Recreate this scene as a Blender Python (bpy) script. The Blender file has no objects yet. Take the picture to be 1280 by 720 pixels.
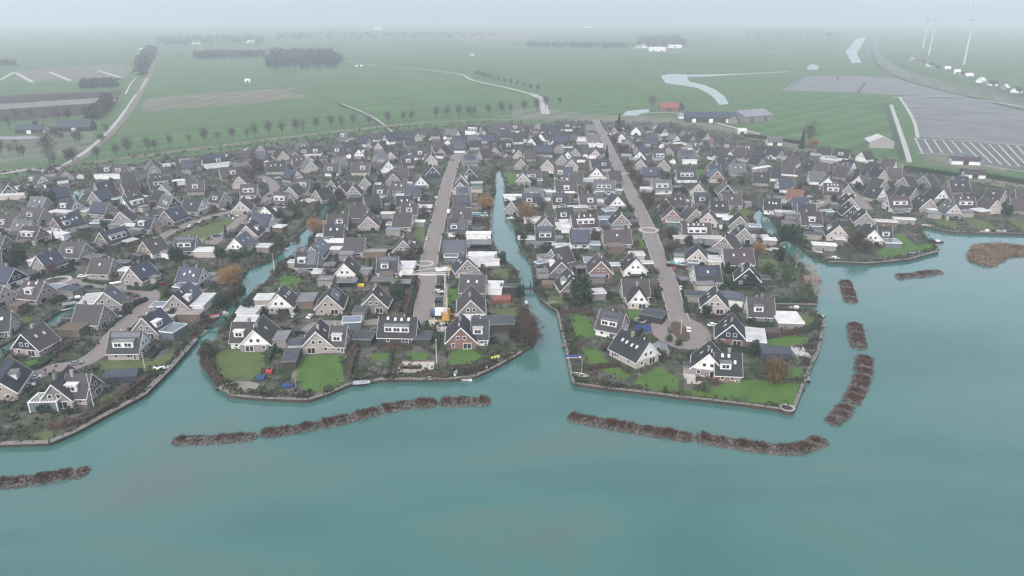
import bpy, bmesh, math, random
import numpy as np
from mathutils import Vector, Matrix
from mathutils.geometry import tessellate_polygon
R = math.radians
rnd = random.Random(11)
sc = bpy.context.scene
COL = sc.collection

# ------------------------------------------------------------------ camera, sky, sun, exposure
CAM_H, PITCH, FPX = 100.0, R(20.68), 914.0
cam_d = bpy.data.cameras.new('camera'); cam = bpy.data.objects.new('camera', cam_d); COL.objects.link(cam)
cam.location = (0, 0, CAM_H); cam.rotation_euler = (R(90) - PITCH, 0, 0)
cam_d.sensor_width = 36.0; cam_d.lens = FPX / 1280 * 36.0
cam_d.clip_start = 1.0; cam_d.clip_end = 30000.0
sc.camera = cam
SUN_EL, SUN_ROT = R(48), R(200)
w = bpy.data.worlds.new('World'); sc.world = w; w.use_nodes = True
nt = w.node_tree; bgn = nt.nodes['Background']
sky = nt.nodes.new('ShaderNodeTexSky'); sky.sky_type = 'NISHITA'; sky.sun_disc = False
sky.sun_elevation = SUN_EL; sky.sun_rotation = SUN_ROT
sky.air_density = 1.0; sky.dust_density = 4.0; sky.ozone_density = 1.0
hs = nt.nodes.new('ShaderNodeHueSaturation'); hs.inputs['Saturation'].default_value = 0.56
nt.links.new(sky.outputs[0], hs.inputs['Color']); nt.links.new(hs.outputs[0], bgn.inputs['Color'])
bgn.inputs["Strength"].default_value = 0.15
sun_d = bpy.data.lights.new('sun', 'SUN'); sun = bpy.data.objects.new('sun', sun_d); COL.objects.link(sun)
sun_d.energy = 0.6; sun_d.angle = R(25); sun_d.color = (1.0, 0.985, 0.96)
sun.rotation_euler = (R(90) - SUN_EL, 0, math.pi - SUN_ROT)
sc.view_settings.view_transform = 'Standard'; sc.view_settings.look = 'None'
sc.view_settings.exposure = 1.03; sc.view_settings.gamma = 1.0
sc.view_settings.use_curve_mapping = False
sc.render.engine = 'CYCLES'
sc.cycles.max_bounces = 8; sc.cycles.diffuse_bounces = 2; sc.cycles.glossy_bounces = 2
sc.cycles.transmission_bounces = 2; sc.cycles.volume_bounces = 2; sc.cycles.transparent_max_bounces = 6
sc.cycles.use_denoising = True
sc.cycles.filter_width = 1.35
HAZE_DENSITY = 0.00030

# ------------------------------------------------------------------ helpers
CP, SP = math.cos(PITCH), math.sin(PITCH)
def at(px, py, z=0.0):
    """where the sight line of a photo point meets height z (metres)"""
    u = (px - 640) / FPX; v = (360 - py) / FPX
    dx, dy, dz = u, CP + v * SP, -SP + v * CP
    t = (z - CAM_H) / dz
    return (dx * t, dy * t)
def at3(px, py, z=0.0):
    x, y = at(px, py, z); return Vector((x, y, z))
def px_of(x, y, z=0.0):
    d = y * CP - (z - CAM_H) * SP
    return (640 + FPX * x / d, 360 - FPX * (y * SP + (z - CAM_H) * CP) / d)

def link(o, parent=None):
    COL.objects.link(o)
    if parent is not None: o.parent = parent
    return o
def tag(o, label, cat, group=None):
    o['label'] = label; o['category'] = cat
    if group: o['group'] = group
    return o
def empty(name, loc, rz=0.0, label=None, cat=None, group=None):
    o = bpy.data.objects.new(name, None); COL.objects.link(o)
    o.location = loc; o.rotation_euler = (0, 0, rz); o.empty_display_size = 0.5
    if label: tag(o, label, cat, group)
    return o
def structure(o): o['kind'] = 'structure'; return o
def stuff(o): o['kind'] = 'stuff'; return o

class MB:
    """gathers faces for ONE mesh"""
    def __init__(s): s.v = []; s.f = []; s.m = []; s.cur = 0
    def face(s, pts):
        n = len(s.v); s.v += [tuple(p) for p in pts]; s.f.append(tuple(range(n, n + len(pts)))); s.m.append(s.cur)
    def poly(s, verts, faces):
        n = len(s.v); s.v += [tuple(p) for p in verts]
        for f in faces: s.f.append(tuple(i + n for i in f)); s.m.append(s.cur)
    def box(s, x0, x1, y0, y1, z0, z1):
        s.poly([(x0,y0,z0),(x1,y0,z0),(x1,y1,z0),(x0,y1,z0),(x0,y0,z1),(x1,y0,z1),(x1,y1,z1),(x0,y1,z1)],
               [(0,3,2,1),(4,5,6,7),(0,1,5,4),(1,2,6,5),(2,3,7,6),(3,0,4,7)])
    def prism(s, prof, x0, x1):
        """prof: (y,z) loop, counter-clockwise seen from +x"""
        n = len(prof); vs = [(x0, y, z) for y, z in prof] + [(x1, y, z) for y, z in prof]
        fs = [tuple(range(n))[::-1], tuple(range(n, 2*n))] + [(i, (i+1) % n, n + (i+1) % n, n + i) for i in range(n)]
        s.poly(vs, fs)
    def tube(s, p, q, r0, r1, n=5):
        p = Vector(p); q = Vector(q); d = (q - p)
        if d.length < 1e-6: return
        d.normalize(); a = d.orthogonal().normalized(); b = d.cross(a)
        vs = []
        for c, r in ((p, r0), (q, r1)):
            for i in range(n):
                t = 2*math.pi*i/n; vs.append(c + a*(r*math.cos(t)) + b*(r*math.sin(t)))
        fs = [(i, (i+1) % n, n+(i+1) % n, n+i) for i in range(n)]
        if n > 3: fs += [tuple(range(n))[::-1], tuple(range(n, 2*n))]
        s.poly(vs, fs)
    def bar(s, p, q, w, h):
        p = Vector(p); q = Vector(q); d = (q-p).normalized()
        up = Vector((0,0,1)) if abs(d.z) < 0.95 else Vector((0,1,0))
        a = d.cross(up).normalized()*w/2; b = a.cross(d).normalized()*h/2
        vs = [p-a-b, p+a-b, p+a+b, p-a+b, q-a-b, q+a-b, q+a+b, q-a+b]
        s.poly(vs, [(0,1,2,3),(7,6,5,4),(0,4,5,1),(1,5,6,2),(2,6,7,3),(3,7,4,0)])
    def ring(s, c, r0, r1, z0, z1, n=24, sx=1.0, sy=1.0):
        vs = []
        for i in range(n):
            t = 2*math.pi*i/n; cx, cy = math.cos(t)*sx, math.sin(t)*sy
            vs += [(c[0]+r0*cx, c[1]+r0*cy, z0), (c[0]+r1*cx, c[1]+r1*cy, z0), (c[0]+r1*cx, c[1]+r1*cy, z1), (c[0]+r0*cx, c[1]+r0*cy, z1)]
        fs = []
        for i in range(n):
            a = 4*i; b = 4*((i+1) % n)
            fs += [(a+1,b+1,b+2,a+2),(a+2,b+2,b+3,a+3),(a+3,b+3,b,a)]
        s.poly(vs, fs)
    def mesh(s, name, mats):
        me = bpy.data.meshes.new(name); me.from_pydata(s.v, [], s.f)
        for m in (mats if isinstance(mats, (list, tuple)) else [mats]): me.materials.append(m)
        if any(s.m): me.polygons.foreach_set('material_index', s.m)
        me.update(); return me
    def build(s, name, mats, parent=None, loc=None):
        o = bpy.data.objects.new(name, s.mesh(name, mats)); link(o, parent)
        if loc is not None: o.location = loc
        return o
def inst(name, me, parent=None, loc=(0,0,0), rz=0.0, scale=None):
    o = bpy.data.objects.new(name, me); link(o, parent); o.location = loc; o.rotation_euler = (0,0,rz)
    if scale is not None: o.scale = scale if hasattr(scale, '__len__') else (scale,)*3
    return o

def pip(x, y, poly):
    c = False; n = len(poly); j = n-1
    for i in range(n):
        xi, yi = poly[i]; xj, yj = poly[j]
        if (yi > y) != (yj > y) and x < (xj-xi)*(y-yi)/(yj-yi)+xi: c = not c
        j = i
    return c
def seg_dist(x, y, ax, ay, bx, by):
    dx, dy = bx-ax, by-ay; L = dx*dx+dy*dy
    t = 0 if L == 0 else max(0, min(1, ((x-ax)*dx+(y-ay)*dy)/L))
    return math.hypot(x-ax-dx*t, y-ay-dy*t)
def path_dist(x, y, pts, closed=False):
    n = len(pts); return min(seg_dist(x, y, *pts[i], *pts[(i+1) % n]) for i in range(n if closed else n-1))
def sheet(name, pts, z, mat, skirt=None):
    """a flat polygon (world x,y) at height z, with an optional skirt down to another height"""
    mb = MB(); vs = [Vector((x, y, z)) for x, y in pts]
    area = sum(pts[i][0]*pts[(i+1) % len(pts)][1]-pts[(i+1) % len(pts)][0]*pts[i][1] for i in range(len(pts)))
    if area < 0: vs.reverse()
    tris = []
    for t in tessellate_polygon([vs]):
        a, b, c = (vs[i] for i in t)
        tris.append(t if (b-a).cross(c-a).z > 0 else (t[0], t[2], t[1]))
    mb.poly(vs, tris)
    if skirt is not None:
        n = len(vs); lo = [Vector((v.x, v.y, skirt)) for v in vs]
        mb.poly(list(vs)+lo, [(i, n+i, n+(i+1) % n, (i+1) % n) for i in range(n)])
    return structure(mb.build(name, mat))
def strip_pts(path, widths):
    """left and right edges of a ribbon along a world path"""
    L, Rr = [], []
    n = len(path)
    for i, (x, y) in enumerate(path):
        a = path[max(0, i-1)]; b = path[min(n-1, i+1)]
        dx, dy = b[0]-a[0], b[1]-a[1]; d = math.hypot(dx, dy) or 1
        wd = widths[i] if hasattr(widths, '__len__') else widths
        nx, ny = -dy/d*wd/2, dx/d*wd/2
        L.append((x+nx, y+ny)); Rr.append((x-nx, y-ny))
    return L, Rr
def smooth(pts, k=6):
    """Catmull-Rom through the points"""
    out = []
    n = len(pts)
    for i in range(n-1):
        p0 = pts[max(0,i-1)]; p1 = pts[i]; p2 = pts[i+1]; p3 = pts[min(n-1,i+2)]
        for j in range(k):
            t = j/k
            out.append(tuple(0.5*((2*p1[c])+(-p0[c]+p2[c])*t+(2*p0[c]-5*p1[c]+4*p2[c]-p3[c])*t*t+(-p0[c]+3*p1[c]-3*p2[c]+p3[c])*t**3) for c in (0,1)))
    out.append(pts[-1]); return out
def ribbon(name, path, width, z, mat, kerb=None):
    L, Rr = strip_pts(path, width); mb = MB()
    for i in range(len(path)-1):
        mb.face([(*Rr[i], z), (*Rr[i+1], z), (*L[i+1], z), (*L[i], z)])
    return structure(mb.build(name, mat))

# ------------------------------------------------------------------ materials
MATS = {}
def mat(name, c, rough=0.8, c2=None, scale=0.3, detail=4.0, obj=0.0, spec=0.3, metal=0.0, bump=0.0, bscale=3.0, thresh=None, coat=0.0):
    """procedural: two colours mixed by noise over the surface, and a per-object shift (each house was painted on its own)"""
    m = bpy.data.materials.new(name); m.use_nodes = True; n = m.node_tree.nodes; l = m.node_tree.links
    b = n['Principled BSDF']; b.inputs['Roughness'].default_value = rough; b.inputs['Metallic'].default_value = metal
    b.inputs['Specular IOR Level'].default_value = spec
    geo = n.new('ShaderNodeNewGeometry')
    out = None
    if c2 is None: c2 = tuple(x*0.72 for x in c)
    nz = n.new('ShaderNodeTexNoise'); nz.inputs['Scale'].default_value = scale; nz.inputs['Detail'].default_value = detail
    nz.inputs['Roughness'].default_value = 0.62
    l.new(geo.outputs['Position'], nz.inputs['Vector'])
    rp = n.new('ShaderNodeValToRGB'); rp.color_ramp.elements[0].position, rp.color_ramp.elements[1].position = thresh or (0.35, 0.65)
    rp.color_ramp.elements[0].color = (*c2, 1); rp.color_ramp.elements[1].color = (*c, 1)
    l.new(nz.outputs['Fac'], rp.inputs['Fac']); out = rp.outputs['Color']
    if obj:
        oi = n.new('ShaderNodeObjectInfo'); mr = n.new('ShaderNodeMapRange')
        mr.inputs['To Min'].default_value = 1-obj; mr.inputs['To Max'].default_value = 1+obj
        l.new(oi.outputs['Random'], mr.inputs['Value'])
        mx = n.new('ShaderNodeHueSaturation'); l.new(out, mx.inputs['Color']); l.new(mr.outputs[0], mx.inputs['Value'])
        out = mx.outputs['Color']
    l.new(out, b.inputs['Base Color'])
    if bump:
        n2 = n.new('ShaderNodeTexNoise'); n2.inputs['Scale'].default_value = bscale; n2.inputs['Detail'].default_value = 3
        l.new(geo.outputs['Position'], n2.inputs['Vector'])
        bp = n.new('ShaderNodeBump'); bp.inputs['Strength'].default_value = bump; bp.inputs['Distance'].default_value = 0.3
        l.new(n2.outputs['Fac'], bp.inputs['Height']); l.new(bp.outputs[0], b.inputs['Normal'])
    MATS[name] = m; return m

def tiled_roof(name, c, c2, moss=(0.10, 0.10, 0.085)):
    """rows of tiles along the slope, weathered in patches"""
    m = mat(name, c, 0.72, c2, 0.45, 6.0, obj=0.22, spec=0.25, thresh=(0.3, 0.72))
    n = m.node_tree.nodes; l = m.node_tree.links; b = n['Principled BSDF']
    tc = n.new('ShaderNodeTexCoord'); wv = n.new('ShaderNodeTexWave'); wv.bands_direction = 'Z'; wv.inputs['Scale'].default_value = 1.3
    wv.inputs['Distortion'].default_value = 0.4; l.new(tc.outputs['Object'], wv.inputs['Vector'])
    src = b.inputs['Base Color'].links[0].from_socket
    nz = n.new('ShaderNodeTexNoise'); nz.inputs['Scale'].default_value = 0.16; nz.inputs['Detail'].default_value = 5
    geo = n.new('ShaderNodeNewGeometry'); l.new(geo.outputs['Position'], nz.inputs['Vector'])
    rp = n.new('ShaderNodeValToRGB'); rp.color_ramp.elements[0].position = 0.5; rp.color_ramp.elements[1].position = 0.75
    l.new(nz.outputs['Fac'], rp.inputs['Fac'])
    mx = n.new('ShaderNodeMix'); mx.data_type = 'RGBA'; mx.inputs['B'].default_value = (*moss, 1)
    sc_ = n.new('ShaderNodeMath'); sc_.operation = 'MULTIPLY'; sc_.inputs[1].default_value = 0.45; l.new(rp.outputs['Color'], sc_.inputs[0])
    l.new(sc_.outputs[0], mx.inputs['Factor']); l.new(src, mx.inputs['A'])
    m2 = n.new('ShaderNodeMix'); m2.data_type = 'RGBA'; m2.blend_type = 'MULTIPLY'; m2.inputs['Factor'].default_value = 0.35
    l.new(mx.outputs['Result'], m2.inputs['A']); l.new(wv.outputs['Color'], m2.inputs['B'])
    l.new(m2.outputs['Result'], b.inputs['Base Color'])
    return m

def rows(name, *a, **k):
    """a field: its noise plus the bands left by drilling and mowing"""
    m = mat(name, *a, **k); n = m.node_tree.nodes; l = m.node_tree.links; b = n['Principled BSDF']; src = b.inputs['Base Color'].links[0].from_socket
    geo = n.new('ShaderNodeNewGeometry'); mp = n.new('ShaderNodeMapping'); mp.inputs['Rotation'].default_value = (0, 0, 0.12 + 0.35*(len(name) % 3)); l.new(geo.outputs['Position'], mp.inputs['Vector'])
    wv = n.new('ShaderNodeTexWave'); wv.bands_direction = 'Y' if 'bulb' in name else 'X'; wv.inputs['Scale'].default_value = 0.012 if 'bulb' not in name else 0.02
    wv.inputs['Distortion'].default_value = 1.2; wv.inputs['Detail'].default_value = 3; wv.inputs['Detail Scale'].default_value = 2.0; l.new(mp.outputs[0], wv.inputs['Vector'])
    n2 = n.new('ShaderNodeTexNoise'); n2.inputs['Scale'].default_value = 0.045; n2.inputs['Detail'].default_value = 6; l.new(geo.outputs['Position'], n2.inputs['Vector'])
    ad = n.new('ShaderNodeMath'); ad.operation = 'MULTIPLY_ADD'; ad.inputs[1].default_value = 0.5; l.new(wv.outputs['Fac'], ad.inputs[0]); l.new(n2.outputs['Fac'], ad.inputs[2])
    mr = n.new('ShaderNodeMapRange'); mr.inputs['From Min'].default_value = 0.3; mr.inputs['From Max'].default_value = 1.2; mr.inputs['To Min'].default_value = 0.74; mr.inputs['To Max'].default_value = 1.22
    l.new(ad.outputs[0], mr.inputs['Value']); hv = n.new('ShaderNodeHueSaturation'); l.new(src, hv.inputs['Color']); l.new(mr.outputs[0], hv.inputs['Value']); l.new(hv.outputs[0], b.inputs['Base Color']); return m

def solar_mat():
    m = bpy.data.materials.new('solar_panel'); m.use_nodes = True; n = m.node_tree.nodes; l = m.node_tree.links
    b = n['Principled BSDF']; b.inputs['Roughness'].default_value = 0.28; b.inputs['Specular IOR Level'].default_value = 0.5
    tc = n.new('ShaderNodeTexCoord'); br = n.new('ShaderNodeTexBrick'); br.offset = 0.0
    br.inputs['Color1'].default_value = (0.018, 0.023, 0.043, 1); br.inputs['Color2'].default_value = (0.024, 0.03, 0.053, 1)
    br.inputs['Mortar'].default_value = (0.085, 0.095, 0.12, 1); br.inputs['Scale'].default_value = 1.0
    br.inputs['Mortar Size'].default_value = 0.035; br.inputs['Brick Width'].default_value = 1.05; br.inputs['Row Height'].default_value = 1.35
    l.new(tc.outputs['Object'], br.inputs['Vector']); l.new(br.outputs['Color'], b.inputs['Base Color'])
    MATS['solar'] = m; return m

def water_mat():
    m = bpy.data.materials.new('lake_water'); m.use_nodes = True; n = m.node_tree.nodes; l = m.node_tree.links
    b = n['Principled BSDF']; b.inputs['Roughness'].default_value = 0.035; b.inputs['IOR'].default_value = 1.6
    geo = n.new('ShaderNodeNewGeometry')
    m0 = n.new('ShaderNodeMapping'); m0.inputs['Scale'].default_value = (0.6, 1.5, 1.0); m0.inputs['Rotation'].default_value = (0, 0, 0.25); l.new(geo.outputs['Position'], m0.inputs['Vector'])
    nz = n.new('ShaderNodeTexNoise'); nz.inputs['Scale'].default_value = 0.017; nz.inputs['Detail'].default_value = 5; nz.inputs['Distortion'].default_value = 0.6
    l.new(m0.outputs[0], nz.inputs['Vector'])
    rp = n.new('ShaderNodeValToRGB'); e = rp.color_ramp.elements      # stirred-up silt in streaks
    e[0].position = 0.30; e[0].color = (0.031, 0.100, 0.088, 1); e[1].position = 0.54; e[1].color = (0.050, 0.130, 0.114, 1)
    x = e.new(0.70); x.color = (0.076, 0.114, 0.105, 1)
    l.new(nz.outputs['Fac'], rp.inputs['Fac']); l.new(rp.outputs['Color'], b.inputs['Base Color'])
    mp = n.new('ShaderNodeMapping'); mp.inputs['Scale'].default_value = (0.7, 1.2, 1.0); l.new(geo.outputs['Position'], mp.inputs['Vector'])
    n2 = n.new('ShaderNodeTexNoise'); n2.inputs['Scale'].default_value = 0.9; n2.inputs['Detail'].default_value = 3
    l.new(mp.outputs[0], n2.inputs['Vector'])
    bp = n.new('ShaderNodeBump'); bp.inputs['Strength'].default_value = 0.075; bp.inputs['Distance'].default_value = 0.5
    l.new(n2.outputs['Fac'], bp.inputs['Height']); l.new(bp.outputs[0], b.inputs['Normal'])
    MATS['water'] = m; return m

def ground_mat(name, cols, scales):
    """several ground covers in patches: cols = [(position, colour)...] by noise"""
    m = bpy.data.materials.new(name); m.use_nodes = True; n = m.node_tree.nodes; l = m.node_tree.links
    b = n['Principled BSDF']; b.inputs['Roughness'].default_value = 0.95; b.inputs['Specular IOR Level'].default_value = 0.1
    geo = n.new('ShaderNodeNewGeometry')
    outs = []
    for sc_, cs in zip(scales, cols):
        nz = n.new('ShaderNodeTexNoise'); nz.inputs['Scale'].default_value = sc_; nz.inputs['Detail'].default_value = 5; nz.inputs['Roughness'].default_value = 0.65
        l.new(geo.outputs['Position'], nz.inputs['Vector'])
        rp = n.new('ShaderNodeValToRGB'); e = rp.color_ramp.elements
        e[0].position, e[0].color = cs[0][0], (*cs[0][1], 1); e[1].position, e[1].color = cs[-1][0], (*cs[-1][1], 1)
        for p, c in cs[1:-1]: x = e.new(p); x.color = (*c, 1)
        l.new(nz.outputs['Fac'], rp.inputs['Fac']); outs.append(rp.outputs['Color'])
    out = outs[0]
    for o2 in outs[1:]:
        mx = n.new('ShaderNodeMix'); mx.data_type = 'RGBA'; mx.inputs['Factor'].default_value = 0.45
        l.new(out, mx.inputs['A']); l.new(o2, mx.inputs['B']); out = mx.outputs['Result']
    l.new(out, b.inputs['Base Color']); MATS[name] = m; return m

M = MATS
tiled_roof('roof_brown', (0.068, 0.058, 0.062), (0.046, 0.039, 0.043), (0.075,0.075,0.062))
tiled_roof('roof_charcoal', (0.04, 0.04, 0.047), (0.026, 0.027, 0.033), (0.055, 0.055, 0.05))
tiled_roof('roof_grey', (0.12, 0.125, 0.135), (0.085, 0.09, 0.1))
tiled_roof('roof_orange', (0.17, 0.082, 0.06), (0.12, 0.06, 0.045))
tiled_roof('roof_purple', (0.07, 0.053, 0.062), (0.047, 0.036, 0.043), (0.07,0.065,0.06))
solar_mat(); water_mat()
mat('white_paint', (0.72, 0.72, 0.72), 0.6, (0.6, 0.6, 0.59), 0.5, obj=0.06)
mat('cream_brick', (0.37, 0.33, 0.305), 0.85, (0.29, 0.262, 0.245), 1.2, obj=0.28)
mat('grey_brick', (0.235, 0.215, 0.21), 0.85, (0.175, 0.162, 0.16), 1.2, obj=0.32)
mat('red_brick', (0.21, 0.125, 0.105), 0.85, (0.15, 0.09, 0.08), 1.2, obj=0.15)
mat('navy_boards', (0.022, 0.03, 0.052), 0.6, (0.016, 0.022, 0.036), 1.0, obj=0.2)
mat('dark_boards', (0.045, 0.04, 0.038), 0.7, (0.03, 0.028, 0.027), 1.0, obj=0.2)
mat('timber', (0.16, 0.115, 0.085), 0.8, (0.10, 0.075, 0.06), 1.0, obj=0.2)
mat('window_glass', (0.025, 0.03, 0.036), 0.08, (0.02, 0.024, 0.03), 0.4, spec=0.5)
mat('skylight_glass', (0.5, 0.51, 0.52), 0.12, (0.42, 0.44, 0.46), 0.4, spec=0.6)  # pale base colour paints in the sky reflected by the roof glass
mat('conservatory_glass', (0.13, 0.16, 0.185), 0.12, (0.09, 0.12, 0.14), 0.3, spec=0.6)
mat('white_membrane', (0.52, 0.52, 0.52), 0.75, (0.36, 0.36, 0.355), 0.35, obj=0.3)
mat('grey_bitumen', (0.17, 0.175, 0.18), 0.85, (0.11, 0.115, 0.12), 0.35, obj=0.25)
mat('dark_bitumen', (0.06, 0.065, 0.075), 0.8, (0.04, 0.045, 0.052), 0.35, obj=0.25)
mat('red_metal_roof', (0.2, 0.07, 0.055), 0.6, (0.14, 0.055, 0.045), 0.5)
mat('corrugated_grey', (0.2, 0.21, 0.23), 0.55, (0.15, 0.16, 0.18), 0.5)
mat('barn_navy', (0.045, 0.055, 0.075), 0.6, (0.033, 0.04, 0.056), 0.4)
mat('quay_timber', (0.062, 0.05, 0.044), 0.85, (0.036, 0.031, 0.029), 0.9)
mat('quay_cap', (0.20, 0.18, 0.165), 0.85, (0.13, 0.12, 0.11), 0.9)
mat('brick_paving', (0.205, 0.178, 0.168), 0.9, (0.16, 0.142, 0.135), 0.25, 6, thresh=(0.3, 0.7))
mat('pale_paving', (0.40, 0.38, 0.36), 0.9, (0.33, 0.31, 0.295), 0.5)
mat('yard_paving', (0.26, 0.225, 0.21), 0.9, (0.18, 0.16, 0.15), 0.35, 6)
mat('path_concrete', (0.36, 0.36, 0.35), 0.9, (0.29, 0.29, 0.28), 0.3)
mat('asphalt', (0.13, 0.13, 0.135), 0.9, (0.10, 0.10, 0.105), 0.1)
mat('dike_path', (0.17, 0.15, 0.125), 0.95, (0.12, 0.115, 0.09), 0.08)
ground_mat('lawn_grass', [[(0.3, (0.038,0.07,0.022)), (0.45, (0.056,0.118,0.025)), (0.75, (0.084,0.165,0.034))], [(0.30, (0.075,0.07,0.045)), (0.40, (0.058,0.100,0.03)), (0.7, (0.08,0.14,0.036))]], [0.16, 0.9])
ground_mat('lawn_olive', [[(0.3, (0.05,0.058,0.028)), (0.45, (0.075,0.10,0.037)), (0.75, (0.105,0.135,0.05))], [(0.30, (0.085,0.075,0.05)), (0.42, (0.072,0.095,0.038)), (0.7, (0.10,0.125,0.046))]], [0.16, 0.9])
rows('soil_brown', (0.052, 0.038, 0.034), 0.95, (0.038, 0.028, 0.026), 0.02, spec=0.1)
rows('stubble', (0.20, 0.19, 0.165), 0.95, (0.15, 0.145, 0.13), 0.02, spec=0.1)
rows('field_pale', (0.13, 0.15, 0.105), 0.95, (0.10, 0.12, 0.085), 0.012, spec=0.1)
rows('field_tan', (0.15, 0.14, 0.11), 0.95, (0.11, 0.12, 0.08), 0.012, spec=0.1)
rows('field_green', (0.074, 0.134, 0.054), 0.95, (0.060, 0.106, 0.046), 0.01, spec=0.1)
mat('ditch_dark', (0.04, 0.055, 0.035), 0.95, (0.028, 0.04, 0.026), 0.05)
rows('bulb_film', (0.155, 0.155, 0.153), 0.7, (0.115, 0.117, 0.115), 0.03)
rows('bulb_rows', (0.10, 0.105, 0.10), 0.8, (0.08, 0.085, 0.08), 0.03)
mat('rock', (0.12, 0.113, 0.104), 0.9, (0.05, 0.046, 0.042), 0.8, obj=0.1)
mat('reddish_twigs', (0.100, 0.055, 0.038), 0.95, (0.048, 0.029, 0.022), 0.4, spec=0.05)
mat('reed', (0.15, 0.115, 0.075), 0.95, (0.09, 0.065, 0.045), 0.12, spec=0.05)
mat('bark', (0.085, 0.072, 0.062), 0.95, (0.055, 0.047, 0.042), 1.0, spec=0.05)
mat('pale_bark', (0.34, 0.30, 0.26), 0.9, (0.25, 0.22, 0.19), 1.0, spec=0.05)
mat('grey_twigs', (0.095, 0.085, 0.08), 0.95, (0.065, 0.058, 0.055), 0.6, obj=0.15, spec=0.05)
mat('orange_twigs', (0.25, 0.16, 0.078), 0.95, (0.165, 0.10, 0.05), 0.5, spec=0.05)
mat('leaf_dark', (0.036, 0.058, 0.032), 0.9, (0.02, 0.034, 0.022), 0.8, obj=0.3, spec=0.1)
mat('leaf_mid', (0.058, 0.088, 0.038), 0.9, (0.034, 0.055, 0.028), 0.8, obj=0.3, spec=0.1)
mat('leaf_olive', (0.092, 0.088, 0.046), 0.9, (0.055, 0.054, 0.032), 0.8, obj=0.25, spec=0.1)
mat('leaf_brown', (0.088, 0.06, 0.047), 0.9, (0.052, 0.038, 0.032), 0.8, obj=0.25, spec=0.1)
mat('leaf_grey', (0.085, 0.083, 0.075), 0.9, (0.05, 0.05, 0.046), 0.8, obj=0.2, spec=0.1)
mat('undergrowth', (0.052, 0.064, 0.034), 0.95, (0.032, 0.029, 0.023), 0.09, 7, thresh=(0.38, 0.62), spec=0.05)
mat('hedge_leaf', (0.034, 0.052, 0.03), 0.9, (0.02, 0.033, 0.02), 1.0, obj=0.3, spec=0.1)
mat('hedge_brown', (0.075, 0.05, 0.04), 0.9, (0.045, 0.034, 0.029), 1.0, obj=0.2, spec=0.1)
mat('far_wood', (0.04, 0.046, 0.036), 0.95, (0.024, 0.028, 0.024), 0.05, spec=0.05)
mat('tyre', (0.02, 0.02, 0.02), 0.9)
for nm, c in (('car_white', (0.72,0.72,0.72)), ('car_dark', (0.025,0.027,0.03)), ('car_grey', (0.2,0.21,0.22)), ('car_blue', (0.03,0.055,0.14)), ('car_silver', (0.42,0.44,0.46)), ('car_red', (0.25,0.03,0.03))):
    mat(nm, c, 0.3, tuple(x*0.9 for x in c), 0.5, spec=0.5)
mat('boat_white', (0.74,0.74,0.73), 0.4, (0.62,0.62,0.6), 0.6)
mat('boat_dark', (0.03,0.035,0.045), 0.4)
mat('tarp_blue', (0.03,0.055,0.17), 0.6, (0.022,0.04,0.12), 0.8)
mat('tarp_grey', (0.25,0.27,0.29), 0.7)
mat('canvas_red', (0.42,0.04,0.06), 0.7)
mat('canvas_yellow', (0.6,0.5,0.05), 0.7)
mat('pool_water', (0.10,0.36,0.40), 0.08, (0.08,0.3,0.34), 0.4, spec=0.5)
mat('crane_yellow', (0.48,0.27,0.07), 0.5, (0.36,0.19,0.05), 0.8)
mat('steel_white', (0.7,0.7,0.7), 0.5)
mat('turbine_white', (0.42,0.43,0.44), 0.5, (0.38,0.39,0.4), 0.1)
mat('truck_blue', (0.04,0.09,0.2), 0.45)
WALL = {'w':'white_paint','c':'cream_brick','y':'grey_brick','r':'red_brick','n':'navy_boards','d':'dark_boards'}
WALLW = {'w':'white','c':'cream brick','y':'grey brick','r':'red brick','n':'navy boarded','d':'dark boarded'}
ROOF = {'b':'roof_brown','d':'roof_charcoal','n':'roof_charcoal','g':'roof_grey','r':'roof_orange','p':'roof_purple'}
ROOFW = {'b':'brown roof','d':'charcoal roof','n':'solar-panelled roof','g':'grey roof','r':'orange tiled roof','p':'purple-brown roof'}

# ------------------------------------------------------------------ land, water, fields
WATER_Z = -0.9
def wp(pts, z=0.0): return [at(x, y, z) for x, y in pts]
SHORE_WEST = [(-60,452),(0,432),(50,405),(75,388),(103,369),(112,372),(95,388),(72,403),(22,425),(0,447),(-60,473)]
SHORE_LAKE = [(-100,556),(0,555),(62,553),(95,539),(120,525),(150,509),(180,493),(212,461),(245,424),(258,408),(268,399),(279,389),(290,377),(298,362),(303,346),(311,334),(336,326),(349,316),
    (362,303),(372,293),(385,281),(400,262),(407,250),(411,256),(408,270),(396,284),(388,299),(381,313),(360,323),(347,330),(342,337),(334,351),(315,364),(305,376),(296,387),(287,397),(277,408),(268,424),
    (255,440),(249,450),(256,461),(267,470),(280,485),(287,494),(330,498),(385,500),(410,492),(437,480),(470,475),(537,473),(560,474),(595,470),(620,458),(652,440),(668,430),(671,417),(665,403),(655,388),(652,370),(650,352),
    (646,338),(630,324),(617,309),(614,289),(614,268),(617,250),(620,238),(619,222),(620,212),(625,210),(629,221),(632,235),(629,246),(634,264),(643,281),(646,300),(653,315),(664,330),(666,345),(667,360),(676,374),(697,390),(703,415),(709,440),(713,462),(717,479),
    (750,484),(784,488),(820,492),(849,496),(905,502),(975,511),(991,513),(1004,480),(1013,458),(1022,440),(1029,410),(1028,397),(1016,388),(985,385),(960,381),(960,378),(1021,380),(1022,372),(1016,362),(1019,350),(1009,336),(996,325),
    (980,313),(968,297),(956,289),(942,276),(941,263),(950,259),(962,270),(972,284),(985,297),(1003,311),(1018,322),(1035,327),(1085,329),(1135,324),(1172,314),(1171,306),(1160,297),(1152,289),(1155,282),(1175,287),(1192,290),(1280,292),(1500,294),(2100,296)]
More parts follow.
